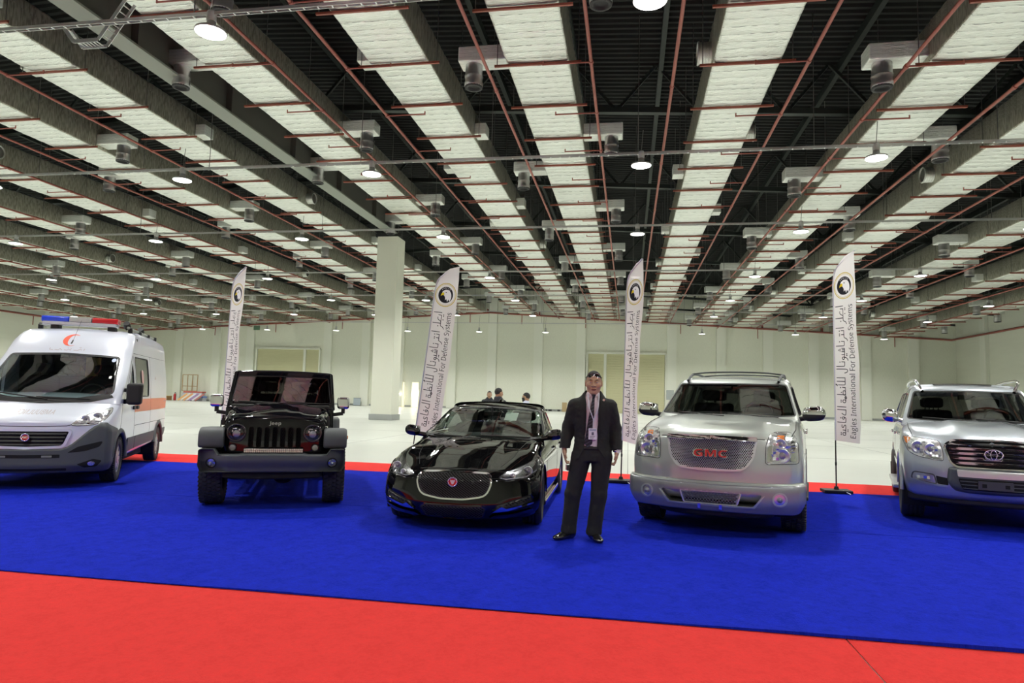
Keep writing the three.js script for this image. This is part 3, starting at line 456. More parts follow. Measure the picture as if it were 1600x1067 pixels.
function wiper(root, S, a, b) {   // blade lying on the windscreen from a to b (x, y)
  const pts = []; const R = new THREE.Ray(); R.direction.set(0, 0, -1); for (let i = 0; i <= 12; i++) { const t = i / 12, x = lerp(a[0], b[0], t), y = lerp(a[1], b[1], t); R.origin.set(x, y, 9); let z = -99; for (const s of [S].flat()) { const q = s.bvh.raycastFirst(R, THREE.DoubleSide); if (q) z = Math.max(z, q.point.z); } pts.push([x, y, z + .02]); }
  const w = obj('wiper', tube(pts, .009, 24, 6), M.rubber, root); return w;
}
// ---------------------------------------------------------------- vehicles: shared assembly
function vehicle(name, label, category, pose, C) {
  const root = thing(name, label, category, [pose[0], 0.024, pose[1]], pose[2] * Math.PI / 180);
  const body = hull(C.lower), cab = hull(C.cabin);
  const SB = surf(body), SC = surf(cab), arches = [];
  for (const [z, y, R, xo] of C.arches) for (const s of [-1, 1]) arches.push(archCut(s, z, y, R, xo ?? .5, 1.3));
  const shell = cut(body, arches); obj('body_shell', shell, C.paint, root);
  for (const [z, y, R, xo] of C.arches) for (const s of [-1, 1]) obj('wheel_well', wellGeo(s, z, y, R - .004, xo ?? .5, (C.lower.hw(z)) - .03), M.hollow, root);
  const inP = { ...C.cabin, z0: C.cabin.z0 + .06, z1: C.cabin.z1 - .07, top: z => C.cabin.top(z) - .05, bot: z => C.cabin.bot(z) - .1, hw: z => C.cabin.hw(z) - .05, crown: C.cabin.crown };
  const cuts = [hull(inP)];
  if (C.screen) cuts.push(prism(C.screen, 'f', C.screenZ ?? -1.9, 2));
  if (C.rear) cuts.push(prism(C.rear, 'f', -8, C.cabin.z0 + (C.rearIn ?? .9)));
  for (const w of C.sides ?? []) if (!w.one) cuts.push(prism(w.pts, 'r', -2, 2)); else cuts.push(w.one > 0 ? prism(w.pts, 'r', .3, 2) : prism(w.pts, 'r', -2, -.3));
  obj('cabin_shell', cut(cab, cuts), C.paint, root);
  if (C.screen) { obj('windscreen_edge', lay(SC, 'f', ringShape(C.screen, -(C.frit ?? .035)), { lift: -.006, depth: .004, h: .08 }), M.rubber, root); obj('windscreen', lay(SC, 'f', C.screen, { lift: -.008, depth: 0, h: .07 }), C.glass, root); }
  if (C.rear) obj('rear_window', lay(SC, 'b', C.rear, { lift: -.008, depth: 0, h: .1 }), C.rearGlass ?? C.glass, root);
  for (const w of C.sides ?? []) for (const s of w.one ? [w.one] : [-1, 1]) { obj('side_window', lay(SC, s > 0 ? 'r' : 'l', w.pts, { lift: -.012, depth: 0, h: .12 }), w.glass ?? C.glass, root); obj('window_trim', lay(SC, s > 0 ? 'r' : 'l', ringShape(w.pts, -.016), { lift: .002, depth: .01, h: .1 }), w.trim ?? M.rubber, root); }
  for (const [z, x, turn] of C.axles) for (const s of [-1, 1]) wheel(root, s * x, z, C.tyre.R, C.tyre.w, C.tyre.rim, C.tyre.style, C.tyre.mat, turn ?? 0);
  obj('chassis', C.chassis ?? box(1.1, .22, C.len * .8, 0, C.ride + .08, -C.len * .33), M.hollow, root);
  return { root, SB, SC, S: [SB, SC], body, cab };
}
const paint = (c, rough, metal, cc = 1) => phys(c, rough, metal, { clearcoat: cc, clearcoatRoughness: .03 });
const both = f => { for (const s of [-1, 1]) f(s); };
function sideMirror(root, s, x, y, z, w, h, d, capMat, lowMat, split = .45) {
  const m = grp('mirror', root); m.position.set(s * x, y, z);
  const g = soft([8, 8, 6], [.7, .8, .85], (a, b, c) => [a * w / 2 * (1 - .16 * Math.max(0, b)), b * h / 2 + .012 * a * s, c * d / 2]);
  if (capMat === lowMat) obj('mirror_shell', g, capMat, m);
  else { obj('mirror_cap', cut(g, [box(1, 1, 1, 0, -h / 2 - .5 + h * (1 - split), 0)]), capMat, m); obj('mirror_shell', cut(g.clone().scale(.985, .985, .985), [box(1, 1, 1, 0, -h / 2 + .5 + h * (1 - split), 0)]), lowMat, m); }
  obj('mirror_glass', soft([3, 3, 1], [.4, .4, .5], (a, b, c) => [a * w * .44, b * h * .42, -d * .42 + c * .01]), M.chrome, m);
  obj('mirror_arm', [rod([-s * w * .3, -h * .3, -d * .1], [-s * (w * .5 + .07), -h * .42, -d * .2], .03, 8)], lowMat, m);
}
const seamLine = (root, S, dir, pts, w = .008) => obj('panel_gap', lay(S, dir, line(pts, w), { lift: .0012, depth: .003, h: .07 }), M.seam, root);
// ---------------------------------------------------------------- silver-beige SUV (third from the right edge: between man and last banner)
{
  const silver = paint(lin(.50, .54, .50), .34, .5), silver2 = paint(lin(.31, .32, .325), .38, .6);  // second silver: same body paint, bumper shade put into its colour
  const nose = (a, y) => .23 * Math.pow(a, 3) + Math.max(0, y - .75) * .16;
  const P = { n: [16, 10, 44], r: [.13, .2, .05], z0: -3.85, z1: .90, top: cv([[-3.85, 1.14], [-3, 1.2], [-.7, 1.25], [-.2, 1.22], [.4, 1.15], [.7, 1.11], [.9, 1.06]]), bot: cv([[-3.85, .4], [-3, .36], [-.5, .33], [.4, .33], [.9, .4]]), hw: cv([[-3.85, .85], [-3, .92], [-.5, .93], [.35, .93], [.65, .925], [.9, .90]]), side: cv([[0, .95], [.25, .99], [.5, 1], [.78, .99], [1, .94]]), crown: z => .03, bulge: (a, z) => .025 * sstep(.72, .6, Math.abs(a)) * sstep(-.9, -.3, z), nose, nz: .6 };
  const K = { n: [14, 10, 34], r: [.12, .16, .045], z0: -3.8, z1: -.40, top: cv([[-3.8, 1.72], [-3, 1.77], [-2, 1.79], [-1, 1.76], [-.4, 1.74]]), bot: z => 1.17, hw: z => .90, side: cv([[0, 1], [.3, .93], [1, .80]]), crown: z => .03, nose: (a, y) => .95 * clamp((y - 1.2) / .56, 0, 1.1) + .14 * a * a, nz: 0, tail: (a, y) => .25 * clamp((y - 1.2) / .56, 0, 1) + .06 * a * a };
  const privacy = glass(lin(.10, .11, .10));
  const C = { lower: P, cabin: K, paint: silver, arches: [[0, .40, .46, .52], [-2.77, .40, .46, .52]], glass: glass(lin(.36, .38, .36)), rearGlass: privacy,
    screen: rpoly(sym([[0, 1.705], [.705, 1.70, .04], [.835, 1.285, .04], [.4, 1.252]]), .01), rear: rpoly([[-.62, 1.66], [.62, 1.66], [.72, 1.3], [-.72, 1.3]], .05), screenZ: -1.9, frit: .018,
    sides: [{ pts: rpoly([[-1.0, 1.29], [-1.42, 1.66], [-1.95, 1.69], [-1.95, 1.28]], .04), glass: privacy }, { pts: rpoly([[-2.04, 1.28], [-2.04, 1.69], [-2.85, 1.69], [-2.75, 1.28]], .04), glass: privacy }, { pts: rpoly([[-2.86, 1.28], [-2.95, 1.68], [-3.5, 1.66], [-3.6, 1.28]], .04), glass: privacy }],
    axles: [[0, .80, .04], [-2.77, .80]], tyre: { R: .375, w: .265, rim: .24, style: 'suv', mat: M.chrome }, len: 4.7, ride: .26 };
  const { root, SB, SC } = vehicle('suv', 'silver-beige SUV with chrome honeycomb grille, parked beside the standing man', 'car', [1.097, -8.531, -14], C);
  // bumper: a hull of its own, creased under the lamps
  const BP = { n: [24, 8, 8], r: [.08, .2, .35], z0: .25, z1: .955, top: z => .605, bot: cv([[.25, .34], [.955, .255]]), hw: z => .945, side: cv([[0, .93], [.5, 1], [.86, 1], [1, .985]]), nose: (a, y) => .245 * Math.pow(a, 3) + .05 * sstep(.40, .24, y) + .02 * sstep(.54, .6, y), nz: -.2 };
  const bg = hull(BP), S2 = surf(bg), both2 = [SB, S2];
  obj('front_bumper', cut(bg, [archCut(1, 0, .40, .46, .52, 1.3), archCut(-1, 0, .40, .46, .52, 1.3), prism(rpoly([[-.53, .485], [.53, .485], [.44, .355], [-.44, .355]], .03), 'f', .72, 1.2)]), silver2, root);
  obj('bumper_crease', lay(S2, 'f', sym([[0, .588], [.6, .592], [.92, .605], [.92, .59], [.6, .572], [0, .566]]), { lift: .012, depth: .01, h: .06 }), silver, root);
  obj('air_dam', soft([20, 3, 4], [.1, .5, .4], (a, b, c) => [a * .62, .25 + b * .05, .70 + c * .1 - .24 * Math.abs(a) ** 3]), M.rubber, root);
  obj('intake_back', box(1.1, .16, .02, 0, .42, .74), M.hollow, root);
  { const o = rpoly([[-.31, .482], [.31, .482], [.27, .362], [-.27, .362]], .015); const g = grp('lower_grille', root);
    obj('grille_mesh', lay(S2, 'f', meshShape(o, .032, .017, .8, 6), { lift: -.02, depth: .012, h: 0 }), paint(lin(.30, .31, .38), .3, .7), g); obj('grille_frame', lay(S2, 'f', ringShape(o, .012), { lift: .0, depth: .03, h: .06 }), M.grilleChrome, g);
    obj('intake_lip', lay(S2, 'f', sym([[0, .352], [.43, .352], [.535, .47], [.55, .475], [.45, .337], [0, .334]]), { lift: .012, depth: .02, h: .06 }), silver, g); both(s => obj('tow_tab', box(.03, .05, .04, s * .11, .33, .94), M.chrome, g)); }
  both(s => { const f = grp('fog_light', root), o = circ(s * .695, .44, .058);
    obj('fog_ring', lay(S2, 'f', ringShape(o, .016), { lift: .012, depth: .03, h: .05 }), silver, f); obj('reflector', lay(S2, 'f', o, { lift: .005, depth: .01, h: .04 }), M.reflector, f); obj('bulb', new THREE.SphereGeometry(.028, 16, 12).translate(s * .695, .44, .87), M.bulb, f); obj('lamp_lens', lay(S2, 'f', o, { lift: .012, depth: 0, h: .04 }), M.lens, f); });
  // main grille
  const gr = rpoly(sym([[0, 1.045], [.455, 1.035, .02], [.43, .86, .05], [.335, .735, .06], [.1, .722]]), .02), G = grp('grille', root);
  obj('grille_back', lay(SB, 'f', gr, { lift: .004, depth: .02, h: .06 }), M.hollow, G);
  obj('grille_mesh', lay(SB, 'f', meshShape(gr, .0225, .0155, .78, 6), { lift: .03, depth: -.012, h: 0 }), M.grilleChrome, G);
  obj('grille_frame', lay(SB, 'f', ringShape(gr, .018), { lift: .038, depth: .01, h: .05 }), M.grilleChrome, G);
  obj('grille_bar', lay(SB, 'f', rpoly(sym([[0, 1.082], [.47, 1.075], [.475, 1.03], [0, 1.038]]), .01), { lift: .05, depth: .01, h: .05 }), M.chrome, G);
  obj('badge', lay(SB, 'f', letters('GMC', .074, 0, .89, { wide: 1.55 }), { lift: .054, depth: -.03, h: .03 }), M.redEmblem, G);
  obj('badge_edge', lay(SB, 'f', letters('GMC', .086, 0, .89, { wide: 1.43 }), { lift: .046, depth: -.02, h: .03 }), M.chrome, G);
  both(s => { const o = rpoly(mirror([[.60, 1.125, .05], [.80, 1.13, .07], [.865, 1.04, .05], [.875, .81, .03], [.555, .80, .03], [.56, 1.0, .05]], s), .04);
    headlamp(root, SB, 'f', o, { frame: M.rubber, lift: .034, cell: .03, bowls: [[s * .715, .89, .068], [s * .70, 1.01, .05]], pieces: [[rpoly(mirror([[.665, 1.10], [.735, 1.10], [.735, 1.03], [.665, 1.03]], s), .012), M.amber], [rpoly(mirror([[.80, 1.06], [.845, 1.03], [.85, .84], [.80, .83]], s), .01), M.chrome], [rpoly(mirror([[.575, .98], [.62, 1.0], [.62, .82], [.57, .82]], s), .01), M.chrome]] }); });
  // hood edge, seams
  both(s => seamLine(root, SB, 'f', [[s * .47, 1.055], [s * .60, 1.05]]));
  both(s => { seamLine(root, SB, 't', [[s * .80, .62], [s * .84, .2], [s * .83, -.45]]); const d = s > 0 ? 'r' : 'l'; seamLine(root, SB, d, [[-.62, .40], [-.62, .8], [-.66, 1.2]]); seamLine(root, SB, d, [[-2.0, .40], [-2.0, 1.2]]); obj('side_trim', lay(SB, d, rpoly([[-.6, .60], [-2.3, .60], [-2.3, .55], [-.6, .55]], .01), { lift: .012, depth: .01, h: .1 }), silver, root);
    for (const z of [-1.75, -2.6]) { const h = obj('door_handle', soft([3, 3, 6], [.5, .5, .3], (a, b, c) => [a * .016, b * .022, c * .11]), M.chrome, root); h.position.set(s * .935, 1.06, z); }
    const ri = obj('arch_lip', new THREE.TorusGeometry(.465, .018, 8, 40, Math.PI).rotateY(Math.PI / 2).translate(s * .925, .40, 0), silver, root); obj('running_board', rbx(.16, .05, 1.75, .02, s * .88, .30, -1.4), M.rubber, root);
    sideMirror(root, s, 1.03, 1.325, -.72, .27, .185, .15, M.chrome, M.rubber, .55);
    obj('roof_rail', tube([[s * .60, 1.73, -1.32], [s * .612, 1.80, -1.62], [s * .625, 1.848, -2.0], [s * .63, 1.86, -2.5], [s * .62, 1.84, -3.2], [s * .60, 1.78, -3.45]], .018, 30, 8), M.trim, root); });
  for (const z of [-1.9, -3.0]) obj('roof_bar', tube([[-.63, 1.85, z], [-.4, 1.875, z], [0, 1.885, z], [.4, 1.875, z], [.63, 1.85, z]], .013, 20, 6), M.trim, root);
  wiper(root, [SB, SC], [-.60, 1.30], [.02, 1.272]); wiper(root, [SB, SC], [.02, 1.30], [.62, 1.268]);
  cabinInside(root, { hw: .72, y: 1.2, zd: -.85, len: 2.7, my: 1.60, mz: -1.3, seats: [[.36, -1.9], [-.36, -1.9], [.36, -2.7], [-.36, -2.7]] });
  obj('sun_visor_strip', box(1.2, .05, .02, 0, 1.69, -1.36), M.seatDark, root);
}
// ---------------------------------------------------------------- black saloon
{
  const black = phys(lin(.003, .003, .0035), .03, 0, { ior: 1.5 });
  const nose = (a, y) => .36 * Math.pow(a, 2.8) * (1 - .25 * sstep(.5, .7, y)) + .75 * Math.max(0, y - .56) + .12 * (y - .15) + .10 * sstep(.28, .12, y) + .25 * Math.max(0, .5 - y) * .1;
  const P = { n: [48, 12, 60], r: [.14, .24, .04], z0: -3.6, z1: .82, top: cv([[-3.6, .86], [-3, .92], [-2.3, .92], [-1, .90], [-.62, .885], [-.2, .83], [.25, .755], [.55, .69], [.82, .60]]), bot: cv([[-3.6, .3], [-3, .2], [-.6, .16], [.4, .14], [.82, .13]]), hw: cv([[-3.6, .74], [-3, .83], [-2.4, .86], [-1.2, .85], [-.4, .845], [0, .865], [.35, .87], [.82, .85]]), side: cv([[0, .93], [.25, .985], [.55, 1], [.78, .985], [1, .90]]), crown: z => .035, bulge: (a, z) => (.014 * sstep(.50, .40, Math.abs(a))) * sstep(-.75, -.3, z) * sstep(.75, .35, z), nose, nz: .55, tail: (a, y) => .3 * a ** 3 };
  const K = { n: [16, 10, 40], r: [.14, .14, .05], z0: -3.15, z1: -.48, top: cv([[-3.15, .98], [-2.7, 1.15], [-2.2, 1.28], [-1.75, 1.335], [-1.3, 1.33], [-.48, 1.25]]), bot: z => .80, hw: cv([[-3.15, .76], [-2, .80], [-.48, .80]]), side: cv([[0, 1], [.2, .96], [1, .79]]), crown: z => .03, nose: (a, y) => 1.12 * clamp((y - .84) / .47, 0, 1.1) + .14 * a * a, nz: -.35, tail: (a, y) => .10 * a * a };
  const dark = glass(lin(.30, .33, .31));
  const C = { lower: P, cabin: K, paint: black, arches: [[0, .315, .36, .5], [-2.67, .315, .36, .5]], glass: glass(lin(.62, .70, .66)), rearGlass: glass(lin(.5, .55, .52)),
    screen: rpoly(sym([[0, 1.298], [.63, 1.268, .05], [.775, .925, .04], [.4, .895]]), .01), frit: .02, screenZ: -2.1, rear: rpoly([[-.52, 1.25], [.52, 1.25], [.6, 1.0], [-.6, 1.0]], .05), rearIn: 1.3,
    sides: [{ pts: rpoly([[-1.14, .945], [-1.56, 1.19, .06], [-1.74, 1.25, .03], [-1.78, 1.255], [-1.78, .95]], .02), glass: dark, trim: M.chrome }, { pts: rpoly([[-1.85, .95], [-1.85, 1.255], [-2.2, 1.225, .1], [-2.72, 1.03], [-2.74, .965]], .02), glass: dark, trim: M.chrome }],
    axles: [[0, .735, .05], [-2.67, .745]], tyre: { R: .315, w: .22, rim: .225, style: 'road', mat: M.alloy }, len: 4.2, ride: .13, chassis: box(1.2, .16, 3.3, 0, .2, -1.6) };
  const { root, SB, SC } = vehicle('sedan', 'glossy black four-door sedan with oval mesh grille and round red badge', 'car', [-1.83, -7.84, 1.2], C); root.scale.x = 1.035;
  // grille
  const gr = rpoly(sym([[0, .628], [.36, .612, .05], [.385, .53, .06], [.34, .40, .07], [.12, .362, .05]]), .03), G = grp('grille', root);
  obj('grille_back', lay(SB, 'f', gr, { lift: .003, depth: .02, h: .05 }), M.hollow, G);
  obj('grille_mesh', lay(SB, 'f', meshShape(gr, .034, .0115, .84, 4), { lift: .016, depth: -.006, h: 0 }), std(lin(.06, .06, .06), .35, .5), G);
  obj('grille_frame', lay(SB, 'f', ringShape(gr, .017), { lift: .026, depth: .02, h: .05 }), M.chrome, G);
  const at = (x, y) => { const q = SB.bvh.raycastFirst(new THREE.Ray(V(x, y, 9), V(0, 0, -1)), THREE.DoubleSide); return q ? q.point.z : .7; };
  const zb = at(0, .53) + .03; obj('badge', [new THREE.CylinderGeometry(.044, .044, .02, 32).rotateX(Math.PI / 2).translate(0, .53, zb)], M.redEmblem, G);
  obj('badge_ring', new THREE.TorusGeometry(.045, .008, 8, 32).translate(0, .53, zb + .01), M.chrome, G);
  obj('badge_face', [lay(SB, 'f', [[-.022, .552], [-.012, .548], [0, .55], [.012, .548], [.022, .552], [.024, .54], [.017, .525], [.010, .512], [0, .506], [-.010, .512], [-.017, .525], [-.024, .54]].map(p => p), { lift: .046, depth: -.036, h: 0, flat: 9 - zb + .03 })], M.grilleChrome, G);
  // lower intake and side intakes
  const lo = rpoly(sym([[0, .282], [.30, .287, .03], [.345, .262, .02], [.30, .158, .03], [.1, .142]]), .01), L = grp('lower_grille', root);
  obj('grille_back', lay(SB, 'f', lo, { lift: .003, depth: .02, h: .05 }), M.hollow, L); obj('grille_mesh', lay(SB, 'f', meshShape(lo, .036, .014, .80, 4), { lift: .014, depth: -.006, h: 0 }), std(lin(.05, .05, .05), .4, .4), L); obj('grille_frame', lay(SB, 'f', ringShape(lo, .012), { lift: .018, depth: .01, h: .05 }), M.blackGloss, L);
  both(s => {
    const I = grp('side_intake', root), o = rpoly(mirror([[.44, .30, .02], [.77, .40, .03], [.785, .325, .02], [.43, .235, .02]], s), .02);
    obj('intake_back', lay(SB, 'f', o, { lift: .003, depth: .02, h: .05 }), M.hollow, I); obj('grille_mesh', lay(SB, 'f', meshShape(grow(o, -.01), .04, .016, .78, 4), { lift: .01, depth: -.004, h: 0 }), std(lin(.03, .03, .03), .4, .4), I);
    obj('intake_blade', lay(SB, 'f', rpoly(mirror([[.405, .222], [.50, .285], [.545, .262], [.80, .318], [.80, .303], [.55, .235]], s), .008), { lift: .03, depth: .02, h: .05 }), M.chrome, I);
    obj('splitter', lay(SB, 'f', rpoly(mirror([[.36, .145], [.42, .185], [.62, .205], [.79, .25], [.80, .225], [.62, .165], [.42, .13]], s), .01), { lift: .03, depth: .02, h: .05 }), M.blackGloss, root);
    const h = rpoly(mirror([[.45, .585, .012], [.52, .625, .02], [.68, .69, .05], [.835, .765, .02], [.85, .75, .02], [.83, .64, .05], [.74, .572, .03], [.54, .542, .015]], s), .02);
    headlamp(root, SB, 'f', h, { frame: M.blackGloss, mat: std(lin(.04, .041, .043), .25, .9), lift: .022, cell: .05, fmat: std(lin(.07, .072, .075), .25, .9), bowls: [[s * .72, .635, .042], [s * .585, .592, .028]], pieces: [[rpoly(mirror([[.47, .578], [.53, .56], [.72, .576], [.80, .63], [.795, .64], [.715, .588], [.53, .57]], s), .004), M.bulb]] });
    const d = s > 0 ? 'r' : 'l';
    seamLine(root, SB, 't', [[s * .44, .50], [s * .54, .15], [s * .60, -.5]], .006); seamLine(root, SB, d, [[-.52, .2], [-.52, .6], [-.62, .86]]); seamLine(root, SB, d, [[-1.78, .2], [-1.80, .88]]); seamLine(root, SB, d, [[-2.55, .5], [-2.7, .88]]);
    obj('sill', soft([3, 3, 20], [.5, .5, .05], (a, b, c) => [s * .81 + a * .035, .18 + b * .03, -1.3 + c * .92]), M.blackGloss, root);
    const ri = obj('arch_lip', new THREE.TorusGeometry(.362, .008, 8, 40, Math.PI).rotateY(Math.PI / 2).translate(s * .848, .315, 0), black, root);
    for (const z of [-1.55, -2.45]) { const hd = obj('door_handle', soft([3, 3, 6], [.5, .5, .3], (a, b, c) => [a * .014, b * .018, c * .10]), M.chrome, root); hd.position.set(s * .853, .78, z); }
    sideMirror(root, s, .90, .975, -.78, .19, .135, .13, M.blackGloss, M.blackGloss);
  });
  seamLine(root, SB, 'f', sym([[0, .652], [.2, .652], [.40, .64]]).filter((p, i, a) => i < 3 || p[0] < 0).sort((a, b) => a[0] - b[0]), .006);
  wiper(root, [SB, SC], [-.62, .93], [.04, .915]); wiper(root, [SB, SC], [-.02, .94], [.60, .93]);
  cabinInside(root, { hw: .64, y: .84, zd: -.95, len: 2.0, my: 1.2, mz: -1.45, wheelX: .34, sh: .15, seats: [[.34, -1.85], [-.34, -1.85], [.34, -2.45], [-.34, -2.45]] });
  obj('permit_sticker', lay(SC, 'f', rpoly([[.20, 1.225], [.36, 1.22], [.36, 1.12], [.20, 1.125]], .005), { lift: -.014, depth: 0, h: .05 }), std(lin(.5, .56, .5), .6), root);
  obj('roof_fin', soft([2, 4, 6], [.6, .5, .4], (a, b, c) => [a * .02, 1.375 + b * .03, -2.2 + c * .1 - b * .05]), black, root);
}
// ---------------------------------------------------------------- silver SUV at the picture's right edge
{
  const silver = paint(lin(.42, .46, .50), .34, .6);
  const nose = (a, y) => .30 * Math.pow(a, 3.2) + Math.max(0, y - .72) * .20 + .05 * sstep(.5, .3, y);
  const P = { n: [18, 12, 44], r: [.12, .17, .05], z0: -3.8, z1: .90, top: cv([[-3.8, 1.12], [-3, 1.2], [-.7, 1.235], [-.2, 1.21], [.4, 1.16], [.7, 1.11], [.9, 1.03]]), bot: cv([[-3.8, .42], [-3, .36], [-.5, .32], [.4, .30], [.9, .35]]), hw: cv([[-3.8, .82], [-3, .9], [-.6, .905], [-.1, .935], [.35, .935], [.9, .89]]), side: cv([[0, .94], [.25, .985], [.5, 1], [.78, .985], [1, .93]]), crown: z => .03, bulge: (a, z) => (.03 * sstep(.50, .40, Math.abs(a)) * sstep(.9, .3, z) - .012 * sstep(.3, .1, Math.abs(a))) * sstep(-.9, -.3, z), nose, nz: .6 };
  const K = { n: [14, 10, 34], r: [.12, .16, .045], z0: -3.75, z1: -.42, top: cv([[-3.75, 1.73], [-3, 1.78], [-2, 1.79], [-1, 1.76], [-.42, 1.74]]), bot: z => 1.15, hw: z => .885, side: cv([[0, 1], [.3, .93], [1, .775]]), crown: z => .03, nose: (a, y) => .95 * clamp((y - 1.2) / .56, 0, 1.1) + .15 * a * a, nz: 0, tail: (a, y) => .2 * clamp((y - 1.2) / .56, 0, 1) + .06 * a * a };
  const privacy = glass(lin(.35, .36, .34));
  const C = { lower: P, cabin: K, paint: silver, arches: [[0, .39, .455, .52], [-2.7, .39, .455, .52]], glass: glass(lin(.26, .28, .27)), rearGlass: glass(lin(.5, .5, .5)),
    screen: rpoly(sym([[0, 1.70], [.665, 1.69, .05], [.80, 1.275, .05], [.4, 1.248]]), .01), frit: .018, screenZ: -1.9, rear: rpoly([[-.60, 1.64], [.60, 1.64], [.68, 1.3], [-.68, 1.3]], .05),
    sides: [{ pts: rpoly([[-.98, 1.27], [-1.42, 1.65], [-1.9, 1.68], [-1.9, 1.26]], .04), glass: privacy, trim: M.chrome }, { pts: rpoly([[-1.99, 1.26], [-1.99, 1.68], [-2.75, 1.68], [-2.7, 1.26]], .04), glass: privacy, trim: M.chrome }, { pts: rpoly([[-2.8, 1.26], [-2.85, 1.67], [-3.4, 1.65], [-3.5, 1.26]], .04), glass: privacy, trim: M.chrome }],
    axles: [[0, .79], [-2.7, .79]], tyre: { R: .37, w: .27, rim: .225, style: 'road', mat: M.alloy }, len: 4.6, ride: .26 };
  const { root, SB, SC } = vehicle('suv', 'silver SUV with wide slatted chrome grille, cut off by the picture edge', 'car', [4.485, -9.711, -17.5], C);
  const gr = rpoly(sym([[0, 1.058], [.40, 1.045, .03], [.475, .985, .03], [.42, .80, .05], [.36, .755, .03], [0, .748]]), .02), G = grp('grille', root);
  obj('grille_back', lay(SB, 'f', gr, { lift: .004, depth: .02, h: .06 }), M.hollow, G);
  obj('grille_frame', lay(SB, 'f', ringShape(gr, .022), { lift: .035, depth: .02, h: .05 }), M.chrome, G);
  for (let i = 0; i < 5; i++) { const y = 1.015 - i * .056, w = .455 - Math.max(0, i - 1) * .018; obj('grille_slat', lay(SB, 'f', rpoly(sym([[0, y + .017], [w, y + .015], [w, y - .011], [0, y - .013]]), .005), { lift: p => .016 + .016 * clamp((y + .015 - p[1]) / .03, 0, 1), depth: .006, h: .03 }), M.chrome, G); }
  { const q = SB.bvh.raycastFirst(new THREE.Ray(V(0, .905, 9), V(0, 0, -1)), THREE.DoubleSide).point.z + .05, e = (rx, ry, y, r) => new THREE.TorusGeometry(1, r, 8, 40).scale(rx, ry, .5).translate(0, .905 + y, q);
    obj('badge', [new THREE.TorusGeometry(1, .11, 8, 44).scale(.088, .06, .09).translate(0, .905, q), new THREE.TorusGeometry(1, .16, 8, 36).scale(.031, .054, .09).translate(0, .903, q), new THREE.TorusGeometry(1, .14, 8, 36).scale(.058, .022, .09).translate(0, .938, q)], M.chrome, G); }
  both(s => {
    headlamp(root, SB, 'f', rpoly(mirror([[.53, 1.035, .03], [.88, 1.075, .03], [.895, 1.02, .03], [.84, .875, .05], [.72, .83, .05], [.495, .80, .03], [.50, .92, .03]], s), .03), { frame: M.rubber, lift: .03, cell: .03, bowls: [[s * .62, .93, .062], [s * .75, .95, .062]], pieces: [[rpoly(mirror([[.82, 1.06], [.885, 1.062], [.87, .99], [.845, .985]], s), .01), M.amber], [rpoly(mirror([[.51, .83], [.71, .86], [.71, .84], [.51, .812]], s), .004), M.chrome]] });
    const f = grp('fog_light', root), o = rpoly(mirror([[.60, .625, .02], [.80, .64, .03], [.815, .56, .02], [.575, .525, .02]], s), .02);
    obj('fog_back', lay(SB, 'f', grow(o, .015), { lift: .003, depth: .02, h: .05 }), M.trim, f); obj('reflector', lay(SB, 'f', o, { lift: .006, depth: .01, h: .05 }), M.reflector, f); obj('reflector_facets', facets(SB, 'f', grow(o, -.008), .035, .012), M.reflector, f); obj('lamp_lens', lay(SB, 'f', o, { lift: .018, depth: 0, h: .05 }), M.lens, f);
    obj('fog_slot', lay(SB, 'f', rpoly(mirror([[.455, .60], [.575, .62], [.56, .525], [.45, .515]], s), .01), { lift: .004, depth: .01, h: .05 }), M.hollow, root);
    obj('bumper_lip', lay(SB, 'f', rpoly(mirror([[.46, .515], [.60, .52], [.84, .565], [.855, .545], [.60, .495], [.46, .49]], s), .006), { lift: .02, depth: .02, h: .05 }), silver, root);
    obj('lamp_washer', lay(SB, 'f', rpoly(mirror([[.70, .765], [.77, .775], [.77, .755], [.70, .745]], s), .005), { lift: .012, depth: .01, h: .05 }), silver, root);
    const d = s > 0 ? 'r' : 'l'; seamLine(root, SB, 't', [[s * .78, .62], [s * .82, .2], [s * .80, -.45]]); seamLine(root, SB, d, [[-.62, .40], [-.62, .8], [-.68, 1.18]]); seamLine(root, SB, d, [[-1.95, .40], [-1.95, 1.18]]);
    obj('side_moulding', lay(SB, d, rpoly([[-.62, .66], [-2.1, .66], [-2.1, .58], [-.62, .58]], .01), { lift: .015, depth: .01, h: .1 }), silver, root);
    obj('arch_lip', new THREE.TorusGeometry(.465, .022, 8, 40, Math.PI).rotateY(Math.PI / 2).translate(s * .918, .39, 0), silver, root);
    obj('running_board', rbx(.17, .05, 1.7, .02, s * .90, .33, -1.35), M.grilleChrome, root); obj('mud_flap', rbx(.26, .3, .02, .01, s * .80, .34, -3.16), M.rubber, root);
    for (const z of [-1.7, -2.55]) { const h = obj('door_handle', soft([3, 3, 6], [.5, .5, .3], (a, b, c) => [a * .016, b * .022, c * .11]), M.chrome, root); h.position.set(s * .912, 1.04, z); }
    sideMirror(root, s, 1.0, 1.315, -.72, .22, .19, .16, M.chrome, M.chrome);
    obj('roof_rail', tube([[s * .56, 1.68, -1.22], [s * .635, 1.835, -1.4], [s * .65, 1.86, -2.2], [s * .64, 1.84, -3.1], [s * .62, 1.78, -3.3]], .024, 30, 8), M.chrome, root);
  });
  // front guard with its chrome bar, and the plate holder
  const BP = { n: [20, 8, 6], r: [.1, .25, .5], z0: .55, z1: .985, top: z => .745, bot: z => .43, hw: z => .475, side: cv([[0, .82], [.5, 1], [1, .97]]), nose: (a, y) => .10 * a ** 3 + .06 * sstep(.5, .42, y), nz: -.4 };
  const bg = hull(BP), S2 = surf(bg);
  obj('front_guard', bg, M.trim, root);
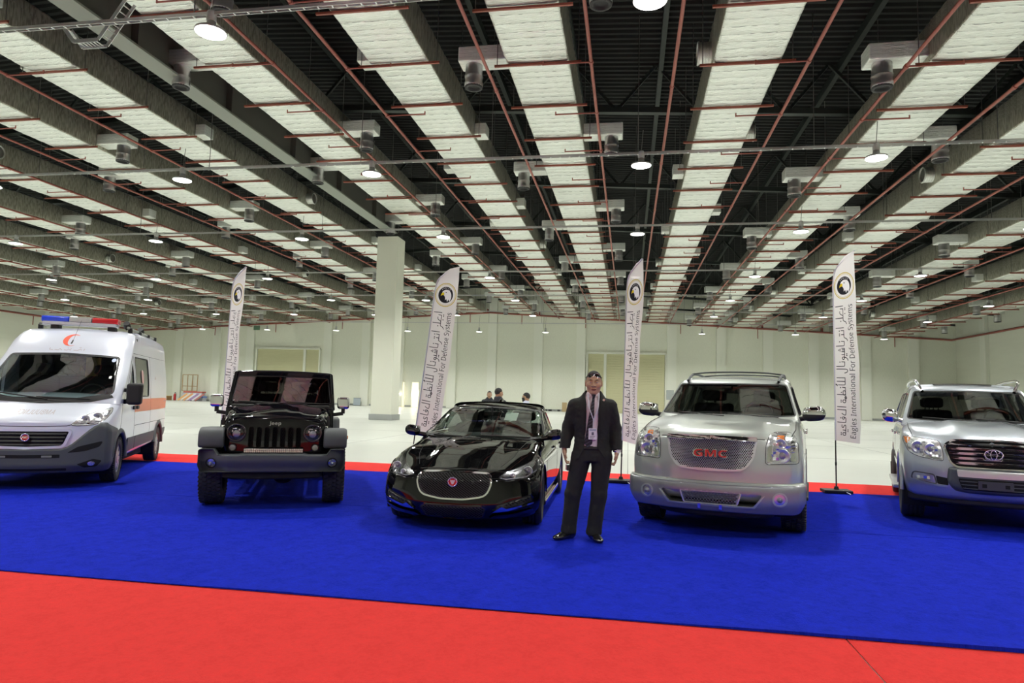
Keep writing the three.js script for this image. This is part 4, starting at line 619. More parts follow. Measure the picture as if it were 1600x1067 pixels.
  obj('guard_bar', lay(S2, 'f', rpoly(sym([[0, .72], [.37, .715], [.36, .635], [0, .635]]), .012), { lift: .014, depth: .01, h: .05 }), M.grilleChrome, root);
  obj('guard_grille', lay(S2, 'f', rpoly(sym([[0, .615], [.36, .615], [.32, .49], [0, .485]]), .02), { lift: .004, depth: .01, h: .06 }), M.hollow, root);
  for (let i = 0; i < 3; i++) obj('guard_slat', lay(S2, 'f', rpoly(sym([[0, .59 - i * .04], [.34 - i * .01, .59 - i * .04], [.34 - i * .01, .58 - i * .04], [0, .58 - i * .04]]), .002), { lift: .012, depth: .006, h: .06 }), M.trim, root);
  const pl = obj('plate_holder', lay(S2, 'f', rpoly([[-.17, .60], [.17, .60], [.17, .505], [-.17, .505]], .008), { lift: .026, depth: .012, h: .08 }), M.plate, root); both(s => obj('plate_clip', lay(S2, 'f', rpoly([[s * .11 - .022, .572], [s * .11 + .022, .572], [s * .11 + .022, .53], [s * .11 - .022, .53]], .004), { lift: .031, depth: .004, h: 0 }), M.hollow, pl));
  obj('air_dam', soft([20, 3, 4], [.1, .5, .4], (a, b, c) => [a * .86, .34 + b * .06, .68 + c * .1 - .28 * Math.abs(a) ** 3]), M.rubber, root);
  obj('sunroof', lay(SC, 't', rpoly([[-.38, -1.75], [.38, -1.75], [.38, -2.35], [-.38, -2.35]], .05), { lift: .004, depth: .01, h: .1 }), M.blackGloss, root);
  wiper(root, [SB, SC], [-.60, 1.30], [.02, 1.27]); wiper(root, [SB, SC], [.02, 1.30], [.60, 1.268]);
  cabinInside(root, { hw: .70, y: 1.18, zd: -.85, len: 2.7, my: 1.60, mz: -1.3, seats: [[.36, -1.9], [-.36, -1.9], [.36, -2.7], [-.36, -2.7]] });
}
// ---------------------------------------------------------------- white ambulance van
{
  const white = paint(lin(.66, .70, .80), .32, .05);
  const nose = (a, y) => .26 * Math.pow(a, 2.8) + .06 * sstep(.32, .18, y) + .55 * Math.max(0, y - .93);
  const P = { n: [20, 12, 44], r: [.12, .16, .04], z0: -4.19, z1: .88, top: cv([[-4.19, 1.3], [-.2, 1.3], [.15, 1.26], [.45, 1.15], [.7, 1.03], [.88, .93]]), bot: cv([[-4.19, .42], [-3, .36], [-.5, .30], [.4, .24], [.88, .22]]), hw: cv([[-4.19, .94], [-3, .965], [.2, .965], [.88, .93]]), side: cv([[0, .96], [.2, .99], [.5, 1], [.8, .995], [1, .97]]), crown: z => .03, nose, nz: .5, tail: (a, y) => 0 };
  const K = { n: [16, 20, 40], r: [.13, .09, .035], z0: -4.17, z1: .30, top: cv([[-4.17, 2.36], [-3, 2.40], [-1, 2.40], [.3, 2.36]]), bot: z => 1.12, hw: z => .955, side: cv([[0, 1], [.3, .985], [.65, .93], [.85, .90], [1, .84]]), crown: z => .03, nose: (() => { const f = cv([[1.12, -.05], [1.25, .02], [1.95, .86], [2.1, 1.02], [2.28, 1.28], [2.42, 1.62]]); return (a, y) => f(y) + .20 * a * a * a; })(), nz: -.1, tail: (a, y) => .04 * a * a };
  const C = { lower: P, cabin: K, paint: white, arches: [[0, .33, .41, .5], [-3.25, .33, .41, .5]], glass: glass(lin(.50, .58, .56), { ior: 2.2 }), screen: rpoly(sym([[0, 1.955], [.76, 1.925, .06], [.86, 1.31, .09], [.4, 1.225]]), .03), frit: .03, screenZ: -1.6,
    sides: [{ pts: rpoly([[-.40, 1.33], [-.76, 1.76, .03], [-.84, 1.84, .03], [-.88, 1.31]], .04), glass: glass(lin(.45, .5, .48)) }, { pts: rpoly([[-1.02, 1.27], [-1.02, 1.95], [-2.15, 1.95], [-2.15, 1.27]], .05), one: 1, glass: glass(lin(.62, .66, .6), { roughness: .25 }) }],
    rear: null, axles: [[0, .86, .04], [-3.25, .86]], tyre: { R: .325, w: .205, rim: .205, style: 'van', mat: M.steelWheel }, len: 5, ride: .2, chassis: box(1.5, .24, 4.2, 0, .32, -1.8) };
  const { root, SB, SC } = vehicle('ambulance', 'white high-roofed ambulance van with red crescent and blue and red light bar', 'ambulance', [-8.544, -8.897, 28], C);
  // dark plastic bumper wrapping the corners, with its own openings
  const BP = { n: [30, 12, 10], r: [.07, .16, .3], z0: .08, z1: .925, top: z => .56, bot: z => .215, hw: z => .975, side: cv([[0, .95], [.4, 1], [1, .995]]), bulge: (a, z) => .37 * sstep(.42, .9, Math.abs(a)) - .10 * sstep(.90, 1.02, Math.abs(a)), nose: (a, y) => .27 * Math.pow(a, 2.8) + .05 * sstep(.34, .2, y) + .10 * Math.max(0, y - .55), nz: -.3 };
  const bg = hull(BP), S2 = surf(bg), SS = [SB, S2];
  obj('front_bumper', cut(bg, [archCut(1, 0, .33, .41, .5, 1.3), archCut(-1, 0, .33, .41, .5, 1.3)]), M.trim, root);
  obj('bumper_slot', lay(S2, 'f', rpoly(sym([[0, .475], [.42, .48, .01], [.42, .435], [0, .43]]), .008), { lift: .002, depth: .01, h: .05 }), M.hollow, root);
  both(s => obj('tow_bracket', lay(S2, 'f', rpoly([[s * .27 - .06, .468], [s * .27 + .06, .468], [s * .27 + .06, .442], [s * .27 - .06, .442]], .004), { lift: .006, depth: .004, h: .05 }), M.steelPale, root));
  obj('lower_slot', lay(S2, 'f', rpoly(sym([[0, .285], [.5, .29, .01], [.5, .255], [0, .25]]), .008), { lift: .002, depth: .01, h: .05 }), M.hollow, root);
  // grille
  const gr = rpoly(sym([[0, .795], [.50, .795, .02], [.435, .60, .05], [0, .585]]), .02), G = grp('grille', root);
  obj('grille_back', lay(SS, 'f', gr, { lift: .004, depth: .02, h: .06 }), M.hollow, G);
  for (let i = 0; i < 4; i++) { const y = .77 - i * .05, w = .47 - i * .016; obj('grille_slat', lay(SS, 'f', rpoly(sym([[0, y + .006], [w, y + .006], [w, y - .016], [0, y - .016]]), .003), { lift: p => .012 + .014 * clamp((y + .006 - p[1]) / .022, 0, 1), depth: .006, h: .04 }), M.rubber, G); }
  obj('grille_surround', lay(SS, 'f', ringShape(gr, .035), { lift: .02, depth: .02, h: .05 }), white, G);
  const bz = SB.bvh.raycastFirst(new THREE.Ray(V(0, .715, 9), V(0, 0, -1)), THREE.DoubleSide).point.z + .035;
  obj('badge', new THREE.CylinderGeometry(.046, .046, .02, 32).rotateX(Math.PI / 2).translate(0, .715, bz), M.redEmblem, G); obj('badge_ring', new THREE.TorusGeometry(.047, .009, 8, 36).translate(0, .715, bz + .01), M.chrome, G);
  obj('badge_letters', new THREE.ShapeGeometry(letters('FIAT', .026, 0, .715, { wide: .85 })).translate(0, 0, bz + .012), M.chrome, G);
  // hood seam, mirrored lettering, crescent
  seamLine(root, SB, 'f', [[-.56, .90], [-.46, .872], [-.2, .862], [0, .86], [.2, .862], [.46, .872], [.56, .90], [.66, .985]], .010);
  obj('lettering', lay(SB, 'f', letters('AMBUULNCE', .062, .02, 1.055, { flipX: true, wide: .92, f: fontR, skew: -.1 }), { lift: .003, depth: .002, h: .04 }), std(lin(.42, .36, .36), .5), root);
  { const o = []; for (let i = 0; i <= 24; i++) { const a = Math.PI * (.30 + 1.38 * i / 24); o.push([.012 + .125 * Math.cos(a), 2.175 + .105 * Math.sin(a)]); } for (let i = 24; i >= 0; i--) { const a = Math.PI * (.30 + 1.38 * i / 24); const k = Math.sin(Math.PI * i / 24); o.push([.012 + (.125 - .062 * k) * Math.cos(a) + .012 * k, 2.175 + (.105 - .028 * k) * Math.sin(a) - .004]); }
    obj('crescent', lay(SC, 'f', o.filter((p, i, a) => i === 0 || Math.hypot(p[0] - a[i - 1][0], p[1] - a[i - 1][1]) > 1e-4), { lift: .005, depth: .002, h: .03 }), std(lin(.80, .10, .045), .45), root); }
  { const st = [[[-.24, 2.03], [-.24, 2.0], [-.19, 1.995]], [[-.17, 2.0], [-.12, 1.995], [-.10, 2.02], [-.07, 1.995]], [[-.04, 2.0], [.0, 1.995], [.02, 2.015], [.05, 1.995], [.05, 2.03]], [[.09, 2.0], [.15, 2.0], [.19, 2.025], [.2, 2.0]], [[.24, 2.03], [.23, 2.0]], [[.0, 2.035], [.01, 2.035]], [[.16, 2.045], [.19, 2.05]]];
    obj('lettering', mergeAny(st.map(p => lay(SC, 'f', line(p, .008), { lift: .004, depth: .002, h: .03 }))), std(lin(.45, .36, .38), .5), root); }
  obj('aerial', [rod([.02, 2.12, -.78], [.06, 2.52, -1.05], .0025, 5), rod([.02, 2.10, -.74], [.025, 2.17, -.80], .016, 8, .008)], M.rubber, root);
  both(s => {
    const h = rpoly(mirror([[.51, .885, .02], [.62, 1.01, .05], [.79, 1.085, .03], [.885, 1.125, .02], [.90, 1.06, .02], [.87, .95, .04], [.78, .89, .04], [.58, .872, .02]], s), .02);
    headlamp(root, SB, 'f', h, { frame: M.rubber, lift: .022, cell: .03, bowls: [[s * .655, .965, .05], [s * .775, 1.0, .05]], pieces: [[rpoly(mirror([[.84, 1.07], [.88, 1.09], [.88, 1.02], [.84, 1.0]], s), .01), M.bulb]] });
    obj('fog_recess', lay(S2, 'f', rpoly(mirror([[.50, .50], [.62, .585, .03], [.90, .66, .05], [.86, .575, .03], [.70, .52, .03]], s), .02), { lift: .002, depth: .01, h: .05 }), M.hollow, root);
    const f = grp('fog_light', root), o = circ(s * .78, .345, .04, 20, .032); obj('fog_recess', lay(S2, 'f', rpoly(mirror([[.62, .34], [.80, .41, .02], [.90, .38, .02], [.84, .30, .02], [.70, .29]], s), .015), { lift: .002, depth: .01, h: .04 }), M.hollow, f); obj('reflector', lay(S2, 'f', o, { lift: .004, depth: .004, h: .03 }), M.reflector, f); obj('lamp_lens', lay(S2, 'f', o, { lift: .012, depth: 0, h: .03 }), M.lens, f);
    obj('arch_trim', [new THREE.TorusGeometry(.435, .045, 8, 40, Math.PI * .94).rotateZ(.03).scale(1, 1, .7).rotateY(Math.PI / 2).translate(s * .955, .33, 0)], M.trim, root);
    obj('arch_trim', [new THREE.TorusGeometry(.435, .045, 8, 40, Math.PI * .94).rotateZ(.03).scale(1, 1, .7).rotateY(Math.PI / 2).translate(s * .955, .33, -3.25)], M.trim, root);
    const d = s > 0 ? 'r' : 'l';
    obj('side_moulding', lay(SB, d, rpoly([[-.48, .62], [-1.0, .62], [-1.0, .42], [-.48, .40]], .02), { lift: .02, depth: .01, h: .1 }), M.trim, root); obj('side_moulding', lay(SB, d, rpoly([[-1.03, .62], [-2.76, .62], [-2.76, .44], [-1.03, .42]], .02), { lift: .02, depth: .01, h: .1 }), M.trim, root); obj('side_moulding', lay(SB, d, rpoly([[-3.72, .62], [-4.1, .62], [-4.1, .46], [-3.72, .46]], .02), { lift: .02, depth: .01, h: .1 }), M.trim, root);
    obj('orange_stripe', lay([SB, SC], d, rpoly([[-.95, 1.235], [-2.32, 1.235], [-2.32, 1.02], [-.95, 1.02]], .001), { lift: .003, depth: .002, h: .1 }), std(lin(.72, .28, .15), .5), root); obj('orange_stripe', lay([SB, SC], d, rpoly([[-2.34, 1.235], [-4.12, 1.235], [-4.12, 1.02], [-2.34, 1.02]], .001), { lift: .003, depth: .002, h: .1 }), std(lin(.72, .28, .15), .5), root);
    seamLine(root, [SB, SC], d, [[-.02, .45], [.02, .8], [-.06, 1.15], [-.30, 1.36], [-.76, 1.86], [-.90, 1.96], [-.94, 1.9], [-.96, 1.2], [-.96, .45]], .010); seamLine(root, [SB, SC], d, [[-2.33, .45], [-2.33, 2.0]], .006); seamLine(root, [SC], d, [[-.95, 2.0], [-4.1, 2.0]], .005); if (s > 0) seamLine(root, [SB], d, [[-1.0, .8], [-4.1, .8]], .008);
    const m = grp('mirror', root); m.position.set(s * 1.10, 1.33, -.12); obj('mirror_shell', soft([5, 8, 4], [.5, .3, .6], (a, b, c) => [a * .11 * (1 + .04 * b), b * .17, c * .08]), M.rubber, m); obj('mirror_arm', [bar([0, .09, 0], [-s * .17, .05, -.06], .05, .05), bar([0, -.09, 0], [-s * .17, -.13, -.06], .06, .07)], M.rubber, m); obj('mirror_glass', box(.17, .24, .01, 0, .02, -.08), M.chrome, m);
    for (const z of [-.86, -1.12]) obj('door_handle', soft([3, 3, 5], [.5, .5, .4], (a, b, c) => [s * .972 + a * .014, 1.10 + b * .03, z + c * .08]), M.rubber, root);
  });
  obj('red_crest', lay(SC, 'r', circ(-1.58, 1.62, .09, 20, .12), { lift: .002, depth: .002, h: .08 }), std(lin(.62, .42, .36), .6), root); obj('side_lettering', lay(SC, 'r', letters('.:ii:.', .05, -2.75, 1.62, { wide: 1.6, f: fontR }).slice(0, 6), { lift: .003, depth: .002, h: .06 }), std(lin(.5, .42, .36), .5), root);
  obj('cowl', lay([SB, SC], 'f', sym([[0, 1.225], [.4, 1.235], [.83, 1.31], [.86, 1.27], [.6, 1.20], [0, 1.17]]), { lift: .006, depth: .02, h: .06 }), M.rubber, root);
  wiper(root, [SB, SC], [-.72, 1.33], [.05, 1.235]); wiper(root, [SB, SC], [-.1, 1.265], [.58, 1.245]);
  obj('inspection_sticker', lay(SC, 'f', circ(.69, 1.86, .03), { lift: -.004, depth: .002, h: 0 }), std(lin(.35, .45, .7), .5), root); obj('inspection_sticker', lay(SC, 'f', rpoly([[.715, 1.60], [.75, 1.60], [.75, 1.56], [.715, 1.56]], .002), { lift: -.004, depth: .002, h: 0 }), std(lin(.7, .7, .7), .5), root);
  // light bar on two feet
  { const lb = grp('light_bar', root); lb.position.set(.02, 2.50, -1.42);
    obj('bar_base', soft([12, 3, 4], [.05, .4, .4], (a, b, c) => [a * .55 - .05, b * .03 - .02, c * .14]), phys(lin(.6, .62, .66), .15, .1), lb);
    const seg = (x0, x1, m, n) => obj(n, soft([8, 4, 5], [.06, .5, .4], (a, b, c) => [lerp(x0, x1, (a + 1) / 2), .05 + b * .05, c * .135 * (1 - .08 * b)]), m, lb);
    seg(-.615, -.215, phys(lin(.02, .07, .75), .12, 0, { clearcoat: 1 }), 'blue_lens'); seg(-.21, .125, phys(lin(.55, .57, .6), .2, .4, { clearcoat: 1 }), 'clear_lens'); seg(.13, .52, phys(lin(.62, .02, .03), .12, 0, { clearcoat: 1 }), 'red_lens');
    obj('speaker_grille', new THREE.ShapeGeometry(meshShape(rpoly([[-.2, .09], [.115, .09], [.115, .015], [-.2, .015]], .005), .018, .012, .7, 6)).translate(0, 0, .142), M.galv, lb);
    both(s => obj('bar_foot', rbx(.12, .1, .2, .02, s * .42, -.08, 0), M.rubber, lb)); }
  both(s => { const r = grp('roof_rack', root); obj('rack_rail', rod([s * .66, 2.47, -1.5], [s * .66, 2.45, -4.0], .022, 8), M.steelPale, r); for (const z of [-1.6, -2.4, -3.2, -3.9]) obj('rack_foot', rbx(.07, .10, .07, .02, s * .68, 2.43, z), M.rubber, r); });
  for (const z of [-1.7, -2.9]) obj('rack_lamp', [new THREE.CylinderGeometry(.05, .06, .1, 14).rotateX(.9).translate(.60, 2.53, z), rod([.6, 2.44, z], [.6, 2.5, z], .015)], M.rubber, root);
  cabinInside(root, { hw: .78, y: 1.20, zd: -.25, len: 1.2, my: 1.86, mz: -.75, wheelX: .42, sh: .34, seats: [[.42, -1.05], [-.42, -1.05], [-.05, -1.08]] });
  obj('bulkhead', box(1.7, 1.1, .05, 0, 1.72, -1.35), M.seatGrey, root); obj('bulkhead_window', box(.22, .34, .02, .22, 1.75, -1.31), std(lin(.4, .33, .12), .6), root); obj('cabinet_inside', box(.5, .3, .6, .5, 1.28, -1.7), std(lin(.75, .62, .3), .6), root);
}
// ---------------------------------------------------------------- black off-roader
{
  const black = phys(lin(.004, .004, .006), .04, 0, { ior: 1.5 });
  const P = { n: [16, 10, 40], r: [.06, .12, .02], z0: -3.35, z1: -.55, top: z => 1.215, bot: cv([[-3.35, .52], [-.55, .50]]), hw: z => .72, side: cv([[0, .97], [.3, 1], [1, .985]]), crown: z => .008 };
  const K = { n: [12, 10, 26], r: [.10, .10, .03], z0: -3.3, z1: -.70, top: z => 1.715, bot: z => 1.16, hw: z => .735, side: cv([[0, 1], [1, .93]]), crown: z => .018, nose: (a, y) => .30 * clamp((y - 1.2) / .5, 0, 1.2) + .06 * a * a, nz: .2, tail: (a, y) => .05 * clamp((y - 1.2) / .5, 0, 1) };
  const C = { lower: P, cabin: K, paint: black, arches: [[-2.62, .40, .45, .45]], glass: glass(lin(.16, .16, .20), { ior: 2.8 }), rearGlass: glass(lin(.6, .6, .6)), screen: rpoly(sym([[0, 1.655], [.625, 1.645, .04], [.675, 1.265, .04], [0, 1.25]]), .02), frit: .012, screenZ: -1.4, rear: rpoly([[-.45, 1.60], [.45, 1.60], [.5, 1.30], [-.5, 1.30]], .05), rearIn: .6,
    sides: [{ pts: rpoly([[-1.0, 1.27], [-1.1, 1.63], [-1.75, 1.63], [-1.75, 1.27]], .05), glass: glass(lin(.4, .4, .4)) }, { pts: rpoly([[-1.85, 1.27], [-1.85, 1.63], [-2.45, 1.63], [-2.4, 1.27]], .05), glass: glass(lin(.15, .15, .15)) }, { pts: rpoly([[-2.55, 1.27], [-2.55, 1.63], [-3.1, 1.63], [-3.15, 1.27]], .05), glass: glass(lin(.15, .15, .15)) }],
    axles: [[0, .735], [-2.62, .735]], tyre: { R: .385, w: .265, rim: .225, style: 'mud', mat: M.alloy }, len: 3.4, ride: .42, chassis: [box(.62, .14, 3.4, 0, .50, -1.4), box(1.1, .16, .3, 0, .42, 0), new THREE.SphereGeometry(.15, 16, 12).translate(.1, .39, 0), rod([-.6, .39, 0], [.6, .39, 0], .055), rod([-.6, .39, -2.62], [.6, .39, -2.62], .055)].length ? mergeAny([box(.62, .14, 3.4, 0, .50, -1.4), box(.9, .14, .3, 0, .43, .3), new THREE.SphereGeometry(.15, 16, 12).translate(.1, .39, 0), rod([-.6, .39, 0], [.6, .39, 0], .055), rod([-.6, .39, -2.62], [.6, .39, -2.62], .055)]) : null };
  const { root, SB, SC } = vehicle('off_roader', 'black boxy off-road vehicle with seven-slot grille and grey plastic fenders', 'car', [-4.513, -8.281, 25.5], C);
  // hood with the grille panel at its front
  const HP = { n: [18, 10, 26], r: [.14, .14, .05], z0: -.78, z1: .46, top: cv([[-.78, 1.225], [-.2, 1.19], [.25, 1.13], [.46, 1.085]]), bot: z => .66, hw: cv([[-.78, .695], [.46, .595]]), side: cv([[0, .95], [.3, 1], [.8, 1], [1, .93]]), crown: z => .035, bulge: (a, z) => .014 * sstep(.6, .48, Math.abs(a)) * sstep(.45, .2, z) + .012 * sstep(.24, .18, Math.abs(a)) * sstep(.35, .1, z) * sstep(-.6, -.3, z), nose: (a, y) => .05 * a ** 4 + .10 * Math.max(0, y - .85), nz: .7 };
  const hg = hull(HP), SH = surf(hg);
  const slots = []; for (let i = -3; i <= 3; i++) slots.push(rpoly([[i * .093 - .030, .985], [i * .093 + .030, .985], [i * .093 + .030, .735], [i * .093 - .030, .735]], .03));
  obj('hood', cut(hg, slots.map(s => prism(s, 'f', .30, .8))), black, root);
  obj('engine_bay', box(.9, .32, .02, 0, .86, .33), M.hollow, root);
  { const g = grp('grille', root); for (let i = -3; i <= 3; i++) obj('slot_mesh', lay(SH, 'f', meshShape(rpoly([[i * .093 - .027, .98], [i * .093 + .027, .98], [i * .093 + .027, .74], [i * .093 - .027, .74]], .02), .02, .02, .7, 4), { lift: -.03, depth: .005, h: 0 }), M.rubber, g);
    for (const i of [-2.5, -1.5, -.5, .5, 1.5, 2.5]) obj('slot_edge', lay(SH, 'f', rpoly([[i * .093 - .012, .975], [i * .093 + .012, .975], [i * .093 + .012, .745], [i * .093 - .012, .745]], .008), { lift: .004, depth: .004, h: .06 }), black, g);
    obj('badge', lay(SH, 'f', letters('Jeep', .042, 0, 1.035, { wide: 1.1 }), { lift: .006, depth: .004, h: .03 }), M.alloy, g); }
  both(s => {
    const h = grp('headlight', root), x = s * .448, y = .915, z = .455;
    obj('lamp_ring', new THREE.TorusGeometry(.102, .014, 10, 36).translate(x, y, z), M.blackGloss, h); obj('lamp_bowl', lathe([[.095, .01], [.08, -.01], [.04, -.03], [0, -.035]], 32).rotateX(Math.PI / 2).translate(x, y, z), std(lin(.05, .05, .055), .15, .9), h); obj('bulb', new THREE.SphereGeometry(.045, 20, 14).scale(1, 1, .5).translate(x, y - .012, z - .005), M.bulb, h); obj('reflector', [rbx(.05, .012, .02, .004, x - .02, y + .05, z), rbx(.02, .02, .02, .004, x + .035, y + .035, z), rbx(.015, .03, .02, .004, x - .045, y + .02, z)], M.reflector, h); obj('lamp_lens', new THREE.SphereGeometry(.105, 28, 14, 0, Math.PI * 2, 0, Math.PI / 2).scale(1, .3, 1).rotateX(Math.PI / 2).translate(x, y, z + .005), M.lens, h);
    const t = grp('turn_lamp', root); obj('lamp_ring', new THREE.TorusGeometry(.04, .009, 8, 24).translate(s * .485, .735, .455), M.blackGloss, t); obj('lamp_face', new THREE.SphereGeometry(.038, 18, 12).scale(1, 1, .4).translate(s * .485, .735, .455), std(lin(.25, .25, .24), .3), t);
    // fender: a bent plate cut for the wheel
    const o = rpoly([[.50, .755, .03], [.505, .90, .08], [.40, .955, .09], [-.36, .925, .06], [-.68, .60, .04], [-.60, .58, .02], [-.40, .82, .10], [.26, .86, .10], [.40, .755, .03]], .03);
    const g = new THREE.ExtrudeGeometry(toShape(o), { depth: .235, bevelEnabled: true, bevelSize: .022, bevelThickness: .025, bevelSegments: 3, curveSegments: 6 }).translate(0, 0, .025);
    g.rotateY(Math.PI / 2).scale(1, 1, -1); flip(g); g.translate(.585, 0, 0); if (s < 0) { g.scale(-1, 1, 1); flip(g); }
    const fg = toCreasedNormals(g, .7); obj('front_fender', fg, M.trim, root);
    obj('side_marker', soft([3, 3, 4], [.6, .5, .4], (a, b, c) => [s * .875 + a * .014, .86 + b * .022, .30 + c * .045]), M.amber, root);
    const o2 = rpoly([[-2.14, .58, .03], [-2.2, .62, .03], [-2.34, .90, .1], [-2.98, .90, .1], [-3.12, .62], [-3.2, .62], [-3.06, .985, .08], [-2.28, .985, .08]], .03); const g2 = new THREE.ExtrudeGeometry(toShape(o2), { depth: .13, bevelEnabled: true, bevelSize: .02, bevelThickness: .02, bevelSegments: 2 }); g2.rotateY(Math.PI / 2).scale(1, 1, -1); flip(g2); g2.translate(.70, 0, 0); if (s < 0) { g2.scale(-1, 1, 1); flip(g2); } obj('rear_fender', toCreasedNormals(g2, .7), M.trim, root);
    obj('inner_fender', box(.2, .5, .9, s * .52, .74, -.15), M.hollow, root);
    obj('hood_latch', [rbx(.04, .09, .03, .01, s * .63, 1.04, .25), rbx(.03, .05, .04, .01, s * .63, 1.10, .25)], M.rubber, root);
    obj('side_step', rbx(.14, .06, 1.7, .02, s * .76, .44, -1.4), M.rubber, root);
    const m = grp('mirror', root); m.position.set(s * .845, 1.285, -.72); obj('mirror_cap', soft([6, 6, 4], [.45, .45, .6], (a, b, c) => [a * .085, b * .085, c * .05]), M.chrome, m); obj('mirror_glass', box(.14, .13, .01, 0, 0, -.052), M.chrome, m); obj('mirror_arm', [bar([0, -.08, 0], [0, -.15, 0], .05, .05), bar([0, -.15, 0], [-s * .14, -.17, -.02], .045, .05)], M.rubber, m);
    obj('windscreen_hinge', [rbx(.05, .09, .05, .012, s * .66, 1.24, -.72), rbx(.03, .22, .02, .008, s * .685, 1.30, -.76)], black, root);
    obj('door_handle', rbx(.03, .04, .14, .01, s * .73, 1.10, -1.65), M.rubber, root); const d = s > 0 ? 'r' : 'l'; seamLine(root, SB, d, [[-.95, .55], [-.92, 1.2]]); seamLine(root, SB, d, [[-1.8, .55], [-1.8, 1.2]]);
  });
  // bumper, work-light bar, fog lamps
  const BP = { n: [36, 8, 6], r: [.04, .14, .35], z0: .40, z1: .69, top: z => .672, bot: z => .455, hw: z => .845, side: cv([[0, .96], [.4, 1], [1, 1]]), bulge: (a, z) => .065 * sstep(.76, .80, Math.abs(a)) - .012 * sstep(.42, .45, Math.abs(a)), nose: (a, y) => .02 * sstep(.42, .46, a) + .04 * sstep(.62, .68, a) + .12 * Math.max(0, a - .72) / .28 + .05 * sstep(.60, .48, y) - .0 };
  const bg = hull(BP), S2 = surf(bg); obj('front_bumper', bg, M.trim, root);
  obj('skid_plate', soft([14, 3, 4], [.1, .4, .4], (a, b, c) => [a * .58, .43 + b * .05 - .02 * (1 - a * a), .50 + c * .08]), M.hollow, root);
  { const l = grp('work_light', root); obj('light_case', rbx(.70, .062, .06, .01, 0, .705, .53), M.blackGloss, l); const d = []; for (let i = 0; i < 30; i++) for (let j = 0; j < 2; j++) d.push(rbx(.019, .021, .012, .004, -.33 + i * .02276, .694 + j * .024, .563, 1)); const e = obj('light_cell', d, std(lin(.62, .55, .50), .35), l); e.userData.kind = 'stuff'; }
  both(s => { const f = grp('fog_light', root), o = circ(s * .70, .56, .05); obj('fog_ring', lay(S2, 'f', ringShape(o, .014), { lift: .012, depth: .02, h: .05 }), M.rubber, f); obj('reflector', lay(S2, 'f', o, { lift: .004, depth: .01, h: .04 }), M.reflector, f); obj('bulb', new THREE.SphereGeometry(.022, 14, 10).translate(s * .70, .56, .62), M.bulb, f); obj('lamp_lens', lay(S2, 'f', o, { lift: .012, depth: 0, h: .04 }), M.lens, f); });
  obj('cowl', rbx(1.30, .04, .16, .015, 0, 1.225, -.70), M.rubber, root); obj('screen_frame_bolt', [rbx(.04, .03, .03, .008, -.3, 1.245, -.63), rbx(.04, .03, .03, .008, .3, 1.245, -.63)], M.rubber, root);
  wiper(root, [SB, SC], [-.58, 1.285], [-.02, 1.262]); wiper(root, [SB, SC], [.06, 1.285], [.52, 1.265]);
  obj('spare_wheel_cover', new THREE.CylinderGeometry(.37, .37, .22, 40).rotateX(Math.PI / 2).translate(0, .95, -3.48), M.rubber, root);
  cabinInside(root, { hw: .60, y: 1.17, zd: -1.0, len: 2.0, my: 1.58, mz: -1.1, wheelX: .34, sh: .16, seats: [[.34, -1.8], [-.34, -1.8], [.3, -2.6], [-.3, -2.6]] });
  obj('roll_bar', [tube([[-.58, 1.2, -2.1], [-.56, 1.6, -2.1], [-.5, 1.66, -2.1], [.5, 1.66, -2.1], [.56, 1.6, -2.1], [.58, 1.2, -2.1]], .03, 30, 8)], M.rubber, root);
}
